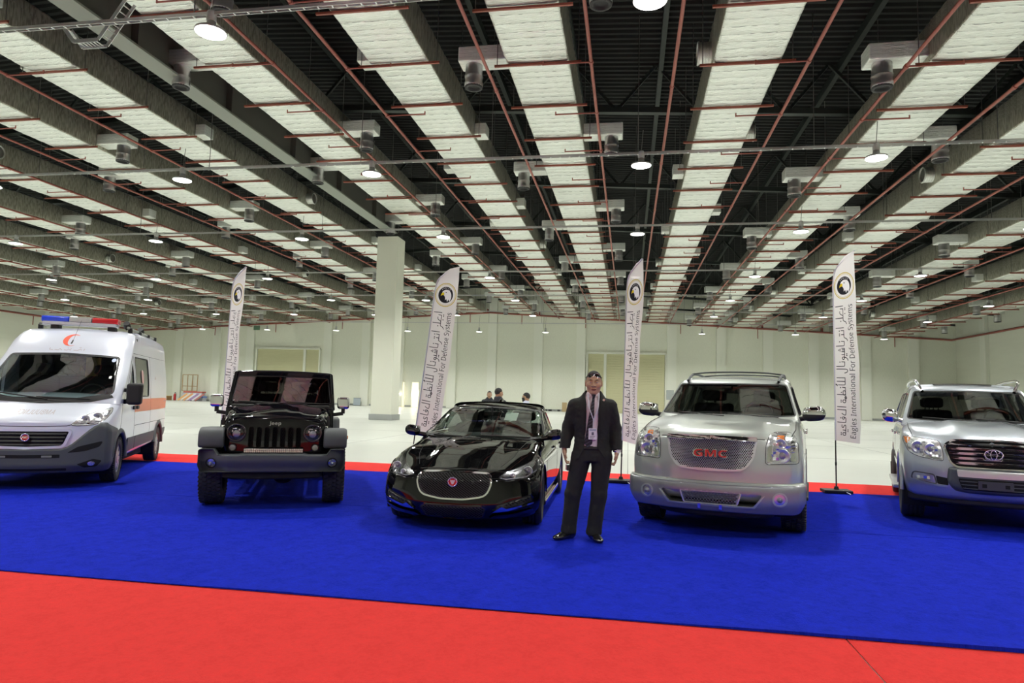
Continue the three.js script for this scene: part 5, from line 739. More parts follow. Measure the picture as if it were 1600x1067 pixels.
// ---------------------------------------------------------------- people: smooth fields meshed with surface nets
function nets(f, lo, hi, h) {
  const n = [0, 1, 2].map(i => Math.ceil((hi[i] - lo[i]) / h) + 1), [nx, ny, nz] = n, F = new Float32Array(nx * ny * nz).fill(1), B = 6;
  for (let bz = 0; bz < nz; bz += B) for (let by = 0; by < ny; by += B) for (let bx = 0; bx < nx; bx += B) {
    const d = f(lo[0] + (bx + B / 2) * h, lo[1] + (by + B / 2) * h, lo[2] + (bz + B / 2) * h), far = Math.abs(d) > B * h * 1.5;
    for (let z = bz; z < Math.min(nz, bz + B); z++) for (let y = by; y < Math.min(ny, by + B); y++) for (let x = bx; x < Math.min(nx, bx + B); x++) F[(z * ny + y) * nx + x] = far ? d : f(lo[0] + x * h, lo[1] + y * h, lo[2] + z * h);
  }
  const id = new Int32Array(nx * ny * nz).fill(-1), pos = [], idx = [], at = (x, y, z) => (z * ny + y) * nx + x;
  for (let z = 0; z < nz - 1; z++) for (let y = 0; y < ny - 1; y++) for (let x = 0; x < nx - 1; x++) {
    let m = 0, sx = 0, sy = 0, sz = 0, c = 0; const v = []; for (let k = 0; k < 8; k++) { v[k] = F[at(x + (k & 1), y + (k >> 1 & 1), z + (k >> 2))]; if (v[k] < 0) m |= 1 << k; }
    if (m === 0 || m === 255) continue;
    for (let a = 0; a < 8; a++) for (const e of [1, 2, 4]) { const b = a | e; if (b === a) continue; if ((v[a] < 0) !== (v[b] < 0)) { const t = v[a] / (v[a] - v[b]); sx += (a & 1) + (e === 1 ? t : 0); sy += (a >> 1 & 1) + (e === 2 ? t : 0); sz += (a >> 2) + (e === 4 ? t : 0); c++; } }
    id[at(x, y, z)] = pos.length / 3; pos.push(lo[0] + (x + sx / c) * h, lo[1] + (y + sy / c) * h, lo[2] + (z + sz / c) * h);
  }
  for (let z = 1; z < nz - 1; z++) for (let y = 1; y < ny - 1; y++) for (let x = 1; x < nx - 1; x++) {
    const a = F[at(x, y, z)] < 0; const q = (i0, i1, i2, i3, s) => { if (i0 < 0 || i1 < 0 || i2 < 0 || i3 < 0) return; s ? idx.push(i0, i1, i2, i0, i2, i3) : idx.push(i0, i2, i1, i0, i3, i2); };
    if (a !== F[at(x + 1, y, z)] < 0) q(id[at(x, y - 1, z - 1)], id[at(x, y, z - 1)], id[at(x, y, z)], id[at(x, y - 1, z)], a);
    if (a !== F[at(x, y + 1, z)] < 0) q(id[at(x - 1, y, z - 1)], id[at(x - 1, y, z)], id[at(x, y, z)], id[at(x, y, z - 1)], a);
    if (a !== F[at(x, y, z + 1)] < 0) q(id[at(x - 1, y - 1, z)], id[at(x, y - 1, z)], id[at(x, y, z)], id[at(x - 1, y, z)], a);
  }
  const g = new THREE.BufferGeometry(); g.setAttribute('position', new THREE.Float32BufferAttribute(pos, 3)); g.setIndex(idx); g.computeVertexNormals(); return g;
}
const smin = (a, b, k) => { const h = Math.max(k - Math.abs(a - b), 0) / k; return Math.min(a, b) - h * h * k * .25; }, smax = (a, b, k) => -smin(-a, -b, k);
function cap(x, y, z, a, b, r1, r2) { const bx = b[0] - a[0], by = b[1] - a[1], bz = b[2] - a[2], px = x - a[0], py = y - a[1], pz = z - a[2], t = clamp((px * bx + py * by + pz * bz) / (bx * bx + by * by + bz * bz), 0, 1); return Math.hypot(px - bx * t, py - by * t, pz - bz * t) - lerp(r1, r2, t); }
function ell(x, y, z, c, r) { const a = (x - c[0]) / r[0], b = (y - c[1]) / r[1], d = (z - c[2]) / r[2], k0 = Math.hypot(a, b, d), k1 = Math.hypot(a / r[0], b / r[1], d / r[2]); return k1 ? k0 * (k0 - 1) / k1 : -Math.min(...r); }
function stack(w, d, cx, cz, y0, y1, e = 2.4) { return (x, y, z) => { const W = w(y), D = d(y), a = Math.abs(x - cx(y)) / W, b = Math.abs(z - cz(y)) / D, v = (Math.pow(Math.pow(a, e) + Math.pow(b, e), 1 / e) - 1) * Math.min(W, D); return smax(v, Math.max(y0 - y, y - y1), .02); }; }
const HAIR = std(lin(.010, .009, .008), .7);
function person(label, pos, yaw, o) {
  const root = thing('person', label, 'person', [pos[0], pos[1] ?? 0, pos[2]], yaw * Math.PI / 180), skin = phys(o.skin ?? lin(.42, .26, .155), .5, 0, { sheen: .2, sheenColor: lin(.6, .4, .3) });
  root.scale.set(o.wide ?? 1, o.tall ?? .985, o.wide ?? 1);
  const hd = o.head ?? [.03, 1.634, .0], H = o.coarse ? 1.8 : 1, HX = hd[0], HY = hd[1], HZ = hd[2];
  const J = o.joints;
  // head field
  const head = (X, Y, Z) => { const x = Math.abs(X - HX), y = Y - HY, z = Z - HZ;
    let d = ell(x, y, z, [0, .025, -.012], [.077, .098, .097]);
    d = smin(d, ell(x, y, z, [0, -.055, .016], [.068, .072, .074]), .05);                       // jaw
    d = smin(d, ell(x, y, z, [0, -.105, .062], [.030, .024, .024]), .03);                        // chin
    d = smin(d, ell(x, y, z, [.045, -.028, .058], [.024, .022, .02]), .03);                      // cheek
    d = smin(d, cap(x, y, z, [0, .026, .084], [.038, .027, .072], .0085, .008), .016);           // brow
    d = smax(d, -ell(x, y, z, [.033, .006, .099], [.021, .013, .017]), .014);                    // eye socket
    d = smin(d, cap(x, y, z, [0, .01, .088], [0, -.032, .108], .009, .0135), .014);              // nose
    d = smin(d, ell(x, y, z, [.014, -.036, .096], [.0095, .008, .011]), .008);                   // nostril wing
    d = smin(d, ell(x, y, z, [0, -.064, .088], [.027, .0065, .011]), .008); d = smin(d, ell(x, y, z, [0, -.076, .086], [.023, .007, .011]), .008);   // lips
    d = smax(d, -cap(x, y, z, [0, -.0695, .101], [.024, -.0705, .092], .0026, .002), .004);
    let e = ell(x, y, z, [.083, -.005, -.012], [.012, .034, .021]); e = smax(e, -ell(x, y, z, [.094, -.003, -.008], [.008, .022, .012]), .006); d = smin(d, e, .012);   // ear
    return smin(d, cap(X, Y, Z, [HX, HY - .08, HZ - .025], [lerp(HX, J.neck[0], .8), J.neck[1] - .02, J.neck[2]], .058, .066), .03); };
  const hand = (s, w, fwd) => { const T = (a, b, c) => [w[0] + s * a, w[1] - b, w[2] + c];   // hanging hand: fingers curl forward and in
    const fs = []; [[.030, .014, .092, .0088], [.012, .018, .10, .0092], [-.008, .016, .096, .009], [-.028, .010, .078, .0078]].forEach(([q, dz, L, r], i) => { const a = T(-.006, .085 + (i === 3 ? -.006 : 0), q), b = T(-.012 - .004, .085 + L * .40, q * .92 + .006), c = T(-.030, .085 + L * (.66), q * .85 + .012), e = T(-.052, .085 + L * .62, q * .8 + .012); fs.push([a, b, r + .001, r], [b, c, r, r * .95], [c, e, r * .95, r * .8]); });
    const th = [[T(-.004, .025, .030), T(-.014, .062, .052), .013, .0105], [T(-.014, .062, .052), T(-.026, .092, .050), .0105, .0085]];
    return (x, y, z) => { let d = ell(x, y, z, T(-.004, .05, 0), [.0165, .048, .040]); d = smin(d, cap(x, y, z, w, T(-.002, .03, 0), .026, .022), .02); for (const f of th) d = smin(d, cap(x, y, z, ...f), .010); let g = 9; for (const f of fs) g = Math.min(g, cap(x, y, z, ...f)); return smin(d, g, .008); }; };
  const limb = (x, y, z, j, r) => { let d = 9; for (let i = 0; i < j.length - 1; i++) d = smin(d, cap(x, y, z, j[i], j[i + 1], r[i], r[i + 1]), .02); return d; };
  const inner = (x, y, z) => { let d = o.torso(x, y, z) + .03; for (const s of ['L', 'R']) { d = smin(d, limb(x, y, z, J['arm' + s], [.05, .042, .026]), .03); d = smin(d, limb(x, y, z, J['leg' + s], [.075, .05, .036]), .03); } return smin(d, cap(x, y, z, [J.neck[0], J.neck[1] - .06, J.neck[2]], J.neck, .06, .058), .03); };
  const parts = [nets(inner, [-.42, .08, -.2], [.45, 1.55, .2], .012 * H), nets(head, [HX - .12, HY - .19, HZ - .14], [HX + .12, HY + .15, HZ + .15], .0036 * H)];
  for (const s of ['L', 'R']) { const w = J['arm' + s][2], f = hand(s === 'L' ? -1 : 1, w); parts.push(nets(f, [w[0] - .09, w[1] - .21, w[2] - .08], [w[0] + .09, w[1] + .05, w[2] + .1], .0034 * H)); }
  const body = obj('body', parts, skin, root), SH = surf(parts[1]);
  // eyes, brows, mouth, hair
  for (const s of [-1, 1]) { const e = obj('eye', new THREE.SphereGeometry(.0125, 14, 10).translate(HX + s * .033, HY + .006, HZ + .0795), std(lin(.62, .58, .54), .25), root); obj('iris', new THREE.SphereGeometry(.0062, 10, 8).translate(HX + s * .033, HY + .005, HZ + .0868), std(lin(.012, .008, .006), .2), e);
    obj('eyelid', new THREE.SphereGeometry(.0138, 16, 8, 0, Math.PI * 2, 0, Math.PI * .5).rotateX(-.06).translate(HX + s * .033, HY + .006, HZ + .0797), skin, root);
    obj('eyebrow', lay(SH, 'f', curvePts([[HX + s * .014, HY + .026], [HX + s * .034, HY + .033], [HX + s * .054, HY + .026], [HX + s * .034, HY + .025]], 16), { lift: .005, depth: .004, h: .02 }), HAIR, root); }
  obj('lips', lay(SH, 'f', curvePts([[HX - .027, HY - .070], [HX - .008, HY - .0625], [HX, HY - .064], [HX + .008, HY - .0625], [HX + .027, HY - .070], [HX + .01, HY - .081], [HX - .01, HY - .081]], 24), { lift: .0022, depth: .002, h: .012 }), phys(lin(.21, .085, .06), .45, 0), root);
  const hl = o.hair ?? .045;
  obj('hair', nets((X, Y, Z) => { const x = X - HX, y = Y - HY, z = Z - HZ; let d = ell(x, y, z, [0, .03, -.016], [.081, .101, .099]); const line = .070 - .085 * sstep(.035, -.02, z) * sstep(.02, .06, Math.abs(x)) - .11 * sstep(.0, -.06, z) + (hl - .045); return smax(d, line - y, .008); }, [HX - .11, HY - .16, HZ - .15], [HX + .11, HY + .16, HZ + .13], .004 * H), HAIR, root);
  if (o.beard) obj('beard', nets((X, Y, Z) => smax(head(X, Y, Z) - .006, Math.max(Y - HY + .045 - .04 * sstep(.03, .06, Math.abs(X - HX)), HY - .14 - Y, HZ + .0 - Z), .01), [HX - .1, HY - .17, HZ - .03], [HX + .1, HY, HZ + .13], .004 * H), HAIR, root);
  // clothes
  const sleeve = (x, y, z, k) => { let d = 9; for (const s of ['L', 'R']) { const a = J['arm' + s]; let q = limb(x, y, z, a, [.074 - k, .062 - k, .052 - k]); const w = a[2]; q = smax(q, (w[1] + .012) - y, .006); d = Math.min(d, q); } return d; };
  const wr = noise2(32, 3), crease = (x, y, z) => .006 * (wr(x * 22 + 7, y * 13 + z * 9) - .5) + .004 * (wr(x * 40, y * 46 + 3) - .5);
  const top = (x, y, z, k) => smin(o.torso(x, y, z) + k, sleeve(x, y, z, k), .035);
  const shirtF = (x, y, z) => { const d = smin(o.torso(x, y, z) + (o.jacket ? .014 : 0), o.jacket ? 9 : sleeve(x, y, z, .004), .03) ; return smin(d, smax(cap(x, y, z, [J.neck[0], J.neck[1] - .05, J.neck[2]], [HX, J.neck[1] + .03, HZ - .015], .074, .066), y - (J.neck[1] + .018 - .30 * Math.max(0, z - HZ - .02)), .008), .02) + crease(x, y, z) * .3; };
  const sg = nets(shirtF, [-.44, .84, -.22], [.46, 1.62, .22], .007 * H); const SSh = surf(sg);
  obj('shirt', sg, o.shirt, root);
  const legF = (x, y, z) => { let d = smax(o.torso(x, y, z) + .012, y - .98, .01); d = smax(d, .74 - y, .04); for (const s of ['L', 'R']) { const l = J['leg' + s]; const b = 1 + .12 * sstep(.16, .06, y); d = smin(d, limb(x, y, z * .95, [[l[0][0], l[0][1], l[0][2]], l[1], [l[2][0], l[2][1], l[2][2]]], [.108, .083, .074 * b]), .018); } d = smax(d, .055 - y, .006); return d + crease(x, y * .7, z) * .9; };
  obj('trousers', nets(legF, [-.36, .03, -.2], [.36, 1.02, .2], .008 * H), o.trousers, root);
  let SJ = null;
  if (o.jacket) {
    const jf = (x, y, z) => { let d = top(x, y, z, 0); const fl = .012 * sstep(1.0, .84, y); d = smin(d - fl, smax(cap(x, y, z, [J.neck[0] - .03, J.neck[1] - .045, J.neck[2] - .02], [J.neck[0] + .03, J.neck[1] - .045, J.neck[2] - .02], .075, .075), y - J.neck[1] - .012, .01), .03);
      const xl = o.open[0](y), xr = o.open[1](y), hole = Math.max(xl - x, x - xr, .015 - z); d = smax(d, -hole, .006); const arms = sleeve(x, y, z, 0); const hem = o.hem(x) - y; d = Math.min(smax(d, hem, .008), smax(arms, y - 1.36, .05)); return d + crease(x, y, z); };
    const jg = nets(jf, [-.44, .76, -.24], [.46, 1.62, .24], .0062 * H); SJ = surf(jg); obj('jacket', jg, o.jacket, root);
  }
  const shoeM = phys(lin(.012, .011, .011), .25, 0, { clearcoat: .6 });
  for (const s of ['L', 'R']) { const a = J['leg' + s][2], t = o.toes[s === 'L' ? 0 : 1], ca = Math.cos(t), sa = Math.sin(t); obj('shoe', nets((X, Y, Z) => { const dx = X - a[0], dz = Z - a[2], x = dx * ca - dz * sa, z = dx * sa + dz * ca; let d = smin(cap(x, Y, z, [0, .045, -.05], [0, .036, .10], .043, .040), cap(x, Y, z, [0, .06, -.03], [0, .10, -.03], .046, .044), .03); d = smin(d, ell(x, Y, z, [0, .028, .14], [.046, .032, .075]), .03); return smax(d, .004 - Y, .006); }, [a[0] - .2, -.005, a[2] - .16], [a[0] + .2, .16, a[2] + .26], .007 * H), shoeM, root); }
  return { root, SH, SSh, SJ, HX, HY, HZ, J };
}
const suitTorso = (x, y, z) => suit().torso(x, y, z);
const suit = (hem) => ({
  torso: stack(cv([[.8, .195], [.95, .188], [1.1, .178], [1.25, .192], [1.36, .205], [1.41, .198], [1.46, .158], [1.50, .112], [1.54, .07]]), cv([[.8, .125], [1.0, .118], [1.2, .125], [1.32, .130], [1.43, .105], [1.5, .06]]), y => .02, y => .0, .80, 1.545, 2.3),
  joints: { neck: [.025, 1.54, -.012], armL: [[-.165, 1.39, -.01], [-.228, 1.165, -.03], [-.262, .935, .03]], armR: [[.205, 1.39, -.01], [.262, 1.165, -.03], [.278, .935, .03]], legL: [[-.085, .86, 0], [-.165, .47, .015], [-.205, .09, -.02]], legR: [[.125, .86, 0], [.10, .47, .015], [.055, .09, -.01]] },
  toes: [-.75, .35], hem: x => .825 + .02 * Math.sin(x * 8), open: [cv([[.8, -.16], [.86, -.10], [.98, -.056], [1.3, -.042], [1.6, -.06]]), cv([[.8, .21], [.86, .15], [.98, .075], [1.3, .082], [1.6, .105]])],
});
{
  const cloth = (c) => phys(c, .85, 0, { sheen: .12, sheenRoughness: .5, sheenColor: lin(.25, .26, .25) });
  const P = person('man in open black suit with striped tie and badge, standing on the blue carpet', [-.39, .02, -7.15], 3, { ...suit(), shirt: std(lin(.66, .58, .63), .8), trousers: cloth(lin(.008, .008, .008)), jacket: cloth(lin(.010, .0115, .010)), hair: .045 });
  const { root, SH, SSh, SJ, HX, HY, HZ, J } = P;
  // collar, tie, lanyard, badge
  for (const s of [-1, 1]) obj('shirt_collar', lay(SSh, 'f', [[HX + s * .012, 1.525], [HX + s * .048, 1.565], [HX + s * .062, 1.53], [HX + s * .045, 1.475]], { lift: .010, depth: .008, h: .03 }), std(lin(.70, .62, .67), .8), root);
  const tieT = canvasTex(64, 256, (c, w, h) => { c.fillStyle = '#15151d'; c.fillRect(0, 0, w, h); c.strokeStyle = '#3c3c4a'; c.lineWidth = 5; for (let i = -6; i < 26; i++) { c.beginPath(); c.moveTo(0, i * 16); c.lineTo(w, i * 16 - 30); c.stroke(); } });
  obj('tie', lay(SSh, 'f', [[HX - .010, 1.505], [HX + .016, 1.505], [HX + .012, 1.46], [HX + .008, 1.25], [HX - .006, 1.0], [HX - .05, .955], [HX - .088, 1.0], [HX - .05, 1.25], [HX - .014, 1.46]], { lift: .012, depth: .008, h: .04, uv: [-.06, .95, .05, 1.51] }), std(0xffffff, .6, 0, { map: tieT }), root);
  obj('tie_knot', soft([3, 3, 2], [.4, .4, .5], (a, b, c) => [HX + .003 + a * (.016 + .006 * b), 1.492 + b * .020, .085 + c * .012]), std(lin(.012, .012, .018), .6), root);
  { const l = obj('lanyard', mergeAny([lay(SSh, 'f', line([[HX - .055, 1.52], [HX - .045, 1.38], [HX + .002, 1.25], [HX + .0, 1.155]], .010), { lift: .020, depth: .004, h: .04 }), lay(SSh, 'f', line([[HX + .056, 1.52], [HX + .05, 1.38], [HX + .006, 1.25], [HX + .0, 1.155]], .010), { lift: .020, depth: .004, h: .04 })]), std(lin(.55, .58, .66), .6), root); }
  const bt = canvasTex(96, 128, (c, w, h) => { c.fillStyle = '#d5d9e2'; c.fillRect(0, 0, w, h); c.fillStyle = '#98a6bb'; c.fillRect(10, 8, 76, 22); c.fillStyle = '#5b6472'; c.fillRect(36, 44, 26, 34); c.fillStyle = '#7a828f'; for (let i = 0; i < 4; i++) c.fillRect(14, 88 + i * 9, 66 - i * 8, 4); });
  obj('badge_card', lay(SSh, 'f', rpoly([[HX - .045, 1.16], [HX + .038, 1.16], [HX + .038, 1.045], [HX - .045, 1.045]], .006), { lift: .024, depth: .004, h: .04, uv: [HX - .045, 1.045, HX + .038, 1.16] }), std(0xffffff, .35, 0, { map: bt }), root);
  obj('belt', nets((x, y, z) => Math.max(suitTorso(x, y, z) + .004, Math.abs(y - .955) - .016), [-.25, .92, -.2], [.3, .99, .2], .008), M.rubber, root);
  // lapels, pin
  const jm = root.children.find(c => c.name.startsWith('jacket')).material;
  obj('lapel', lay(SJ, 'f', [[-.056, 1.535], [-.085, 1.50], [-.125, 1.415], [-.098, 1.405], [-.118, 1.375], [-.058, 1.10]], { lift: .006, depth: .006, h: .03 }), jm, root); obj('lapel', lay(SJ, 'f', [[.108, 1.525], [.13, 1.49], [.168, 1.415], [.142, 1.405], [.162, 1.375], [.092, 1.10]], { lift: .006, depth: .006, h: .03 }), jm, root);
  const pin = SJ.bvh.raycastFirst(new THREE.Ray(V(.135, 1.455, 2), V(0, 0, -1)), THREE.DoubleSide); if (pin) obj('lapel_pin', [new THREE.CylinderGeometry(.009, .009, .008, 20).rotateX(Math.PI / 2).translate(.135, 1.455, pin.point.z + .01), new THREE.TorusGeometry(.010, .003, 6, 20).translate(.135, 1.455, pin.point.z + .014)], std(lin(.7, .5, .42), .3, .4), root);
  obj('breast_pocket', lay(SJ, 'f', line([[.135, 1.285], [.215, 1.30]], .012), { lift: .004, depth: .004, h: .03 }), jm, root);
  // watch and keys
  { const w = J.armR[2], g = grp('watch', root); obj('watch_band', new THREE.TorusGeometry(.034, .009, 8, 24).scale(1, 1.0, 1.6).rotateX(Math.PI / 2 - .1).translate(w[0], w[1] - .006, w[2]), M.chrome, g); obj('watch_dial', new THREE.CylinderGeometry(.021, .022, .012, 24).rotateX(Math.PI / 2).translate(w[0] + .012, w[1] - .006, w[2] + .036), std(lin(.75, .75, .72), .3), g); }
  { const w = J.armL[2], g = grp('keys', root); obj('key_ring', new THREE.TorusGeometry(.018, .002, 6, 24).rotateY(.5).translate(w[0] + .04, w[1] - .155, w[2] + .02), M.chrome, g); obj('key_fob', rbx(.035, .06, .014, .008, w[0] + .045, w[1] - .195, w[2] + .03), M.rubber, g); obj('key', rbx(.012, .055, .004, .002, w[0] + .022, w[1] - .19, w[2] + .03), M.alloy, g); }
  // sunglasses resting on the hair
  { const g = grp('sunglasses', root), y = HY + .074, z = HZ + .070; for (const s of [-1, 1]) { obj('lens', soft([4, 4, 2], [.45, .5, .6], (a, b, c) => [HX + s * .033 + a * .030, y + b * .021, z + c * .005 - Math.abs(s * .033 + a * .027) * .25 - b * .006]), M.blackGloss, g); obj('frame_rim', new THREE.TorusGeometry(.027, .0022, 6, 24).scale(1.12, .78, 1).rotateY(s * .24).rotateX(-.3).translate(HX + s * .033, y, z - .004), M.chrome, g); obj('temple', rod([HX + s * .060, y, z - .012], [HX + s * .086, y - .02, z - .10], .003), M.rubber, g); } obj('bridge', rod([HX - .008, y + .004, z + .003], [HX + .008, y + .004, z + .003], .003), M.chrome, g); }
  // three people beyond the saloon
  const plain = { coarse: true, skin: lin(.36, .22, .13) };
  person('distant man in dark clothes facing the camera, his head beside the second man’s', [-4.55, 0, -22], 12, { ...suit(), ...plain, shirt: std(lin(.02, .02, .025), .8), trousers: cloth(lin(.02, .02, .03)), jacket: cloth(lin(.016, .017, .022)), open: [y => -.01, y => .03], tall: .93, wide: .95 });
  person('man in a dark suit seen from behind over the sedan roof, turned to the right', [-2.96, 0, -15.6], 140, { ...suit(), ...plain, shirt: std(lin(.6, .6, .62), .8), trousers: cloth(lin(.014, .014, .016)), jacket: cloth(lin(.03, .034, .042)), hair: .03, tall: .945 });
  person('bearded man in a pale blue shirt seen in profile over the sedan roof', [-2.45, 0, -16.4], -105, { ...suit(), ...plain, shirt: std(lin(.62, .66, .78), .8), trousers: cloth(lin(.03, .03, .05)), beard: true, hair: .03, tall: .895, wide: .95 });
}
// ---------------------------------------------------------------- feather banners
function arabicWord(c, x, y, s, word) {   // strokes, right to left from x; s = height of a tall letter; returns the new x
  const P = (pts, sm = true) => { c.beginPath(); const q = pts.map(p => [x + p[0] * s, y - p[1] * s]); c.moveTo(...q[0]); if (sm && q.length > 2) { for (let i = 1; i < q.length - 1; i++) c.quadraticCurveTo(q[i][0], q[i][1], (q[i][0] + q[i + 1][0]) / 2, (q[i][1] + q[i + 1][1]) / 2); c.lineTo(...q[q.length - 1]); } else for (const p of q.slice(1)) c.lineTo(...p); c.stroke(); };
  const C = (cx, cy, r, r2 = r) => { c.beginPath(); c.ellipse(x + cx * s, y - cy * s, r * s, r2 * s, 0, 0, 7); c.stroke(); }, D = (dx, dy, n = 1) => { for (let i = 0; i < n; i++) { c.beginPath(); c.arc(x + (dx + (i % 2 - (n > 1 ? .5 : 0)) * .17 * (i < 2 ? 1 : 0)) * s, y - (dy + (i > 1 ? .15 : 0)) * s, .065 * s, 0, 7); c.fill(); } };
  const go = w => { x -= w * s; };
  for (const g of word) ({
    A: () => { P([[-.06, 1], [-.06, 0]]); go(.30); }, a: () => { P([[0, 0], [-.16, 0], [-.20, .1], [-.20, 1]]); go(.40); }, H: () => { P([[0, 0], [-.16, 0], [-.20, .1], [-.20, .85]]); P([[-.10, 1.12], [-.28, 1.15], [-.12, 1.0], [-.3, .97]]); go(.40); },
    y: () => { P([[0, g === 'y' ? 0 : .3], [-.14, 0], [-.14, .34], [-.16, 0], [-.34, 0]], false); D(-.16, -.26, 2); go(.34); }, Y: () => { P([[-.05, .36], [-.07, 0], [-.34, 0]], false); D(-.1, -.26, 2); go(.34); },
    N: () => { P([[-.05, .36], [-.07, 0], [-.34, 0]], false); D(-.08, .58); go(.34); }, t: () => { P([[0, 0], [-.14, 0], [-.14, .34], [-.16, 0], [-.34, 0]], false); D(-.15, .56, 2); go(.34); },
    j: () => { P([[0, 0], [-.3, 0], [-.55, 0]]); P([[.02, .42], [-.18, .46], [-.30, .30], [-.46, .02]]); D(-.26, -.25); go(.55); }, l: () => { P([[0, 0], [-.14, 0], [-.14, 1], [-.16, 0], [-.32, 0]], false); go(.32); }, L: () => { P([[-.06, 1], [-.06, 0], [-.30, 0]], false); go(.30); },
    r: () => { P([[0, 0], [-.14, 0], [-.20, -.20], [-.32, -.38], [-.48, -.42]]); go(.46); }, z: () => { P([[0, 0], [-.14, 0], [-.20, -.20], [-.32, -.38], [-.48, -.42]]); D(-.16, .32); go(.52); },
    S: () => { P([[-.05, .34], [-.07, 0], [-.22, 0], [-.22, .3], [-.24, 0], [-.40, 0], [-.40, .34], [-.42, 0], [-.58, 0]], false); D(-.24, .54, 3); go(.58); },
    w: () => { P([[0, 0], [-.14, 0]]); C(-.18, .14, .13); P([[-.06, .1], [-.10, -.16], [-.26, -.36], [-.42, -.40]]); go(.50); },
    I: () => { P([[-.08, 1], [-.08, -.05], [-.14, -.34], [-.40, -.34], [-.50, .02]]); go(.66); },
    Z: () => { P([[0, 0], [-.60, 0]]); C(-.28, .16, .24, .15); P([[-.48, 1], [-.48, .05]]); D(-.24, .50); go(.60); },
    m: () => { P([[0, 0], [-.36, 0]]); C(-.18, .0, .12, .11); go(.36); }, h: () => { P([[0, 0], [-.12, 0]]); C(-.20, .18, .15, .18); D(-.20, .56, 2); go(.46); },
    d: () => { P([[0, 0], [-.30, 0], [-.30, .2], [-.14, .48]]); go(.48); }, F: () => { C(-.14, .30, .12); P([[-.02, .26], [-.06, 0], [-.40, 0]]); D(-.14, .60); go(.40); },
    E: () => { P([[-.06, .46], [-.30, .50], [-.34, .28], [-.10, .20], [-.02, .04], [-.20, 0], [-.44, 0]]); go(.44); }, _: () => go(.28),
  })[g]();
  return x;
}
const bannerPrint = canvasTex(320, 2048, (c, w, h) => {
  c.fillStyle = '#ececea'; c.fillRect(0, 0, w, h);
  c.save(); c.translate(0, h); c.rotate(-Math.PI / 2);                     // now x runs up the flag, y across it
  c.fillStyle = '#35353c'; c.font = '82px sans-serif'; c.textBaseline = 'alphabetic';
  const t = 'Eagles International For Defense Systems', tw = c.measureText(t).width; c.save(); c.translate(40, 268); c.scale(1440 / tw, 1.12); c.fillText(t, 0, 0); c.restore();
  c.strokeStyle = '#35353c'; c.lineWidth = 8.5; c.lineCap = 'round'; c.lineJoin = 'round'; c.save(); c.translate(1475, 0); c.scale(1.0, 1); let x = 0; const s = 108;
  const words = 'AYjlz_ANtrNaSywNaI_LlHNZmh_ALdFaEyh'; let end = 0; { c.save(); c.globalAlpha = 0; end = arabicWord(c, 0, 0, s, words); c.restore(); }
  c.scale(1420 / -end, 1); arabicWord(c, 0, 140, s, words); c.restore();
  // emblem: ring, dark disc, eagle head
  c.translate(1690, 158); c.strokeStyle = '#c9b23c'; c.lineWidth = 9; c.setLineDash([14, 7]); c.beginPath(); c.arc(0, 0, 142, 0, 7); c.stroke(); c.setLineDash([]); c.lineWidth = 4; c.beginPath(); c.arc(0, 0, 128, 0, 7); c.stroke();
  c.rotate(Math.PI / 2); c.fillStyle = '#23242a'; c.beginPath(); c.arc(0, 0, 100, 0, 7); c.fill();
  c.fillStyle = '#f2f2f4'; c.beginPath(); c.moveTo(-52, -30); c.quadraticCurveTo(-20, -78, 40, -58); c.quadraticCurveTo(84, -30, 78, 40); c.lineTo(60, 78); c.lineTo(44, 52); c.lineTo(30, 84); c.lineTo(16, 50); c.lineTo(-4, 66); c.quadraticCurveTo(2, 20, -30, 4); c.closePath(); c.fill();
  c.fillStyle = '#d8c02c'; c.beginPath(); c.moveTo(-24, -28); c.quadraticCurveTo(-66, -28, -66, 18); c.quadraticCurveTo(-44, 0, -20, 6); c.closePath(); c.fill(); c.fillStyle = '#23242a'; c.beginPath(); c.arc(2, -30, 7, 0, 7); c.fill();
  c.fillStyle = '#e8e8ea'; c.font = '26px sans-serif'; const arc = 'EAGLES'; for (let i = 0; i < arc.length; i++) { c.save(); c.rotate((i - 2.5) * .27); c.fillText(arc[i], -9, -76); c.restore(); }
  c.restore();
});
M.bannerCloth = phys(lin(1, 1, 1), .95, 0, { map: bannerPrint, transmission: .45, thickness: 0, specularIntensity: .3 }); M.bannerSleeve = std(lin(.66, .67, .74), .7);
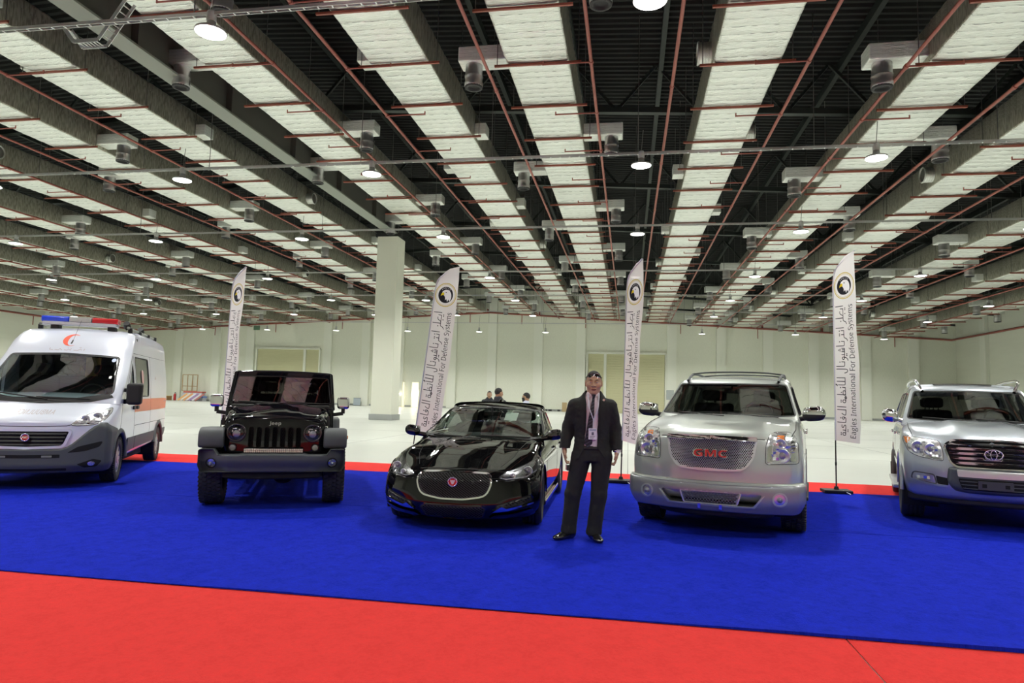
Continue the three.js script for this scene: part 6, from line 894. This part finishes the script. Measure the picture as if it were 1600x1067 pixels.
function banner(label, x, z, lean, turn, L, base) {
  const b = thing('feather_banner', label, 'banner', [x, .022, z], 0, 'white feather banners'), w = .50, y0 = base;
  const body = grp('flag', b); body.rotation.set(0, turn, 0); const tilt = new THREE.Matrix4().makeRotationZ(-lean);
  const left = v => v < .84 ? .012 : .012 + (w * .93) * (1 - Math.sqrt(Math.max(0, 1 - ((v - .84) / .16) ** 2))), right = v => w * (1 - .05 * sstep(.9, 1, v));
  const nu = 10, nv = 60, geo = (off, rev) => { const pos = [], uv = [], idx = []; for (let j = 0; j <= nv; j++) for (let i = 0; i <= nu; i++) { const v = j / nv, u = i / nu, X = lerp(left(v), right(v), u), Y = y0 + v * L - .05 * X * (1 - v) , Z = off + .028 * Math.sin(v * 5.5 + x) * (X / w) + .010 * Math.sin(v * 19 + u * 3) * (X / w); pos.push(X, Y, Z); uv.push(X / w, v); } for (let j = 0; j < nv; j++) for (let i = 0; i < nu; i++) { const a = j * (nu + 1) + i, c = a + nu + 1; rev ? idx.push(a, c, a + 1, a + 1, c, c + 1) : idx.push(a, a + 1, c, a + 1, c + 1, c); } const g = new THREE.BufferGeometry(); g.setAttribute('position', new THREE.Float32BufferAttribute(pos, 3)); g.setAttribute('uv', new THREE.Float32BufferAttribute(uv, 2)); g.setIndex(idx); g.computeVertexNormals(); return g.applyMatrix4(tilt); };
  obj('cloth', geo(0, false), M.bannerCloth, body);
  const pole = [[0, .06, 0], [0, y0, 0]]; for (let k = 0; k <= 14; k++) { const v = k / 14; pole.push([left(v) - .008, y0 + v * L, 0]); }
  obj('sleeve', tube(pole.slice(2), .012, 50, 6).applyMatrix4(tilt), M.bannerSleeve, body);
  obj('pole', [rod([0, .05, 0], [0, y0 + .3, 0], .011, 8), rod([0, .45, 0], [0, .5, 0], .016, 8)].map(g => g.applyMatrix4(tilt)), M.rubber, body);
  obj('base_plate', [rbx(.44, .05, .30, .012, .0, .03, 0), new THREE.CylinderGeometry(.03, .045, .06, 16).translate(0, .075, 0)], M.rubber, b);
  obj('base_foot', [rod([.08, .05, .1], [.16, .008, .2], .008)], M.galv, b);
}
banner('white feather banner leaning behind the black off-roader, its print turned away', -7.86, -12.2, .045, -.54, 2.98, .85);
banner('white feather banner leaning right behind the black sedan, its print facing the camera', -3.97, -12.2, .118, -.25, 3.08, .80);
banner('narrow white feather banner turned edgewise between the man and the silver-beige SUV', -.115, -12.15, .035, -1.02, 3.14, .73);
banner('white feather banner on a black base plate between the two silver SUVs', 3.405, -12.13, -.005, -1.08, 3.11, .86);
// ---------------------------------------------------------------- odds and ends by the far wall
{
  const wood = std(lin(.42, .27, .12), .7), redP = std(lin(.55, .04, .04), .5), z = ZB + .85;
  const e = thing('fire_extinguisher', 'small red fire extinguisher by the far wall, left of the wooden frame', 'extinguisher', [-54.5, 0, z + .3]); obj('cylinder', lathe([[0, 0], [.14, 0], [.15, .1], [.15, .65], [.09, .8], [.04, .84], [0, .84]], 20), redP, e); obj('valve', [box(.05, .12, .05, 0, .9, 0), box(.16, .03, .04, .05, .97, 0)], M.rubber, e); obj('hose', tube([[.05, .92, 0], [.2, .8, .05], [.19, .4, .08]], .018, 12, 6), M.rubber, e);
  const f = thing('wooden_frame', 'open brown wooden frame with three bays standing on the stacked boards', 'frame', [-52.75, 1.15, z + .05]); for (const x of [-1, -.33, .33, 1]) obj('upright', box(.07, 2.0, .07, x, 1.0, 0), wood, f); for (const y of [.04, .62, 2.0]) obj('rail', box(2.07, .07, .07, 0, y, 0), wood, f);
  const cols = [lin(.62, .64, .70), lin(.55, .60, .68), lin(.16, .26, .62), lin(.62, .64, .66), lin(.58, .60, .66), lin(.5, .12, .1)];
  cols.forEach((c, i) => { const b = obj('board', rbx(3.1 - i * .12, .19, .8, .02), std(c, .6)); b.position.set(-52.2 + (i % 3) * .1, .096 + i * .191, z + .1);  tag(b, ['lowest pale board of the stack by the far wall', 'second pale board up in the stack by the far wall', 'blue board in the stack by the far wall', 'white board above the blue one in the stack', 'pale board just below the top of the stack', 'red board on top of the stack by the far wall'][i], 'board', 'boards stacked by the far wall'); });
  const sc = [lin(.75, .42, .16), lin(.78, .70, .60), lin(.72, .36, .14), lin(.70, .68, .72), lin(.34, .22, .44), lin(.66, .62, .64), lin(.40, .14, .12)];
  sc.forEach((c, i) => { const b = obj('plank', rbx(.24, 1.3, .05, .01), std(c, .6)); b.position.set(-53.0 + i * .38, .46, z + .95); b.rotation.set(-.5, 0, -.75); tag(b, `${['orange', 'cream', 'dark orange', 'white', 'purple', 'grey', 'dark red'][i]} plank leaning on the stack of boards`, 'plank', 'planks leaning on the boards'); });
  const c1 = thing('crate', 'low yellow wooden pallet lying beside the stacked boards', 'pallet', [-55.3, 0, z + 1.3]); for (let i = 0; i < 5; i++) obj('slat', box(1.7, .06, .16, 0, .52, -.4 + i * .2), std(lin(.68, .52, .16), .7), c1); for (const x of [-.75, 0, .75]) obj('block', box(.14, .48, .9, x, .25, 0), std(lin(.35, .2, .08), .7), c1);
  const cabinet = (label, x, y, w, h, col) => { const g = thing('wall_cabinet', label, 'cabinet', [x, y, ZB + .22]); obj('cabinet_body', rbx(w, h, .4, .02, 0, h / 2, 0), col, g); obj('cabinet_door', rbx(w * .9, h * .92, .03, .01, 0, h / 2, .21), col, g); obj('handle', box(.03, .16, .04, w * .36, h / 2, .24), M.rubber, g); };
  cabinet('dark green metal cabinet beside the far wall left of the off-roader', -47.5, .8, .95, 1.6, std(lin(.10, .15, .11), .5)); cabinet('grey electrical box on the wall right of the olive shutter', 4.45, 1.6, .8, 1.05, std(lin(.42, .46, .45), .5)); cabinet('pale grey box on the floor by the wall, left of the last banner', 21.8, 0, .85, .95, std(lin(.46, .50, .52), .5));
  const sack = obj('sack', soft([6, 6, 4], [.7, .6, .8], (a, b, c) => [-32.6 + a * .5 * (1 - .3 * b), .42 + b * .42, z + c * .3]), std(lin(.7, .72, .7), .8)); tag(sack, 'white sack leaning on the far wall left of the square column', 'sack');
  const gb = thing('board', 'grey board leaning on the far wall left of the square column', 'board', [-31.2, 0, z]); gb.rotation.x = -.15; obj('board_sheet', rbx(.85, .85, .06, .01, 0, .44, 0), std(lin(.36, .42, .46), .6), gb); obj('board_rim', [box(.89, .04, .08, 0, .02, 0), box(.89, .04, .08, 0, .87, 0)], M.steel, gb);
  const cb = thing('cardboard_box', 'tall brown cardboard box by the wall behind the standing man', 'box', [-6.95, 0, z + .1]); obj('carton', rbx(.5, 1.0, .45, .01, 0, .5, 0), std(lin(.45, .34, .18), .8), cb); obj('flap', [box(.5, .01, .2, 0, 1.01, .16).rotateX(-.02)], std(lin(.5, .38, .2), .8), cb);
  seed = 77; for (let i = 0; i < 6; i++) { const s = obj('scrap', soft([3, 3, 3], [.5, .5, .5], (a, b, c) => [a * rr(.12, .2), b * .1, c * .14]), [M.rubber, M.skirt, M.seatGrey][i % 3]); s.position.set(-9.95 + i * .48, .12, z + .2 + (i % 2) * .2); s.rotation.y = i; tag(s, `dark scrap of rubbish on the floor by the wall, ${ORD[i]} from the left`, 'rubbish', 'scraps of rubbish by the wall'); }
  const sg = thing('hanging_sign', 'small dark green sign hanging from the fire main on the far wall', 'sign', [-44.5, 9.0, ZB + .6]); obj('sign_plate', rbx(.8, .5, .06, .01, 0, 0, 0), std(lin(.12, .22, .14), .5), sg); obj('sign_rod', [rod([-.3, .25, 0], [-.3, .46, 0], .015), rod([.3, .25, 0], [.3, .46, 0], .015)], M.darkRod, sg);
  const bl = obj('bin', lathe([[0, 0], [.3, 0], [.34, .7], [.36, .72], [.3, .72], [.28, .05], [0, .05]], 20).translate(-4.5, 0, -20), std(lin(.10, .11, .45), .5)); tag(bl, 'small blue bin just visible over the left of the sedan roof', 'bin');
}
renderer.render(scene, camera);
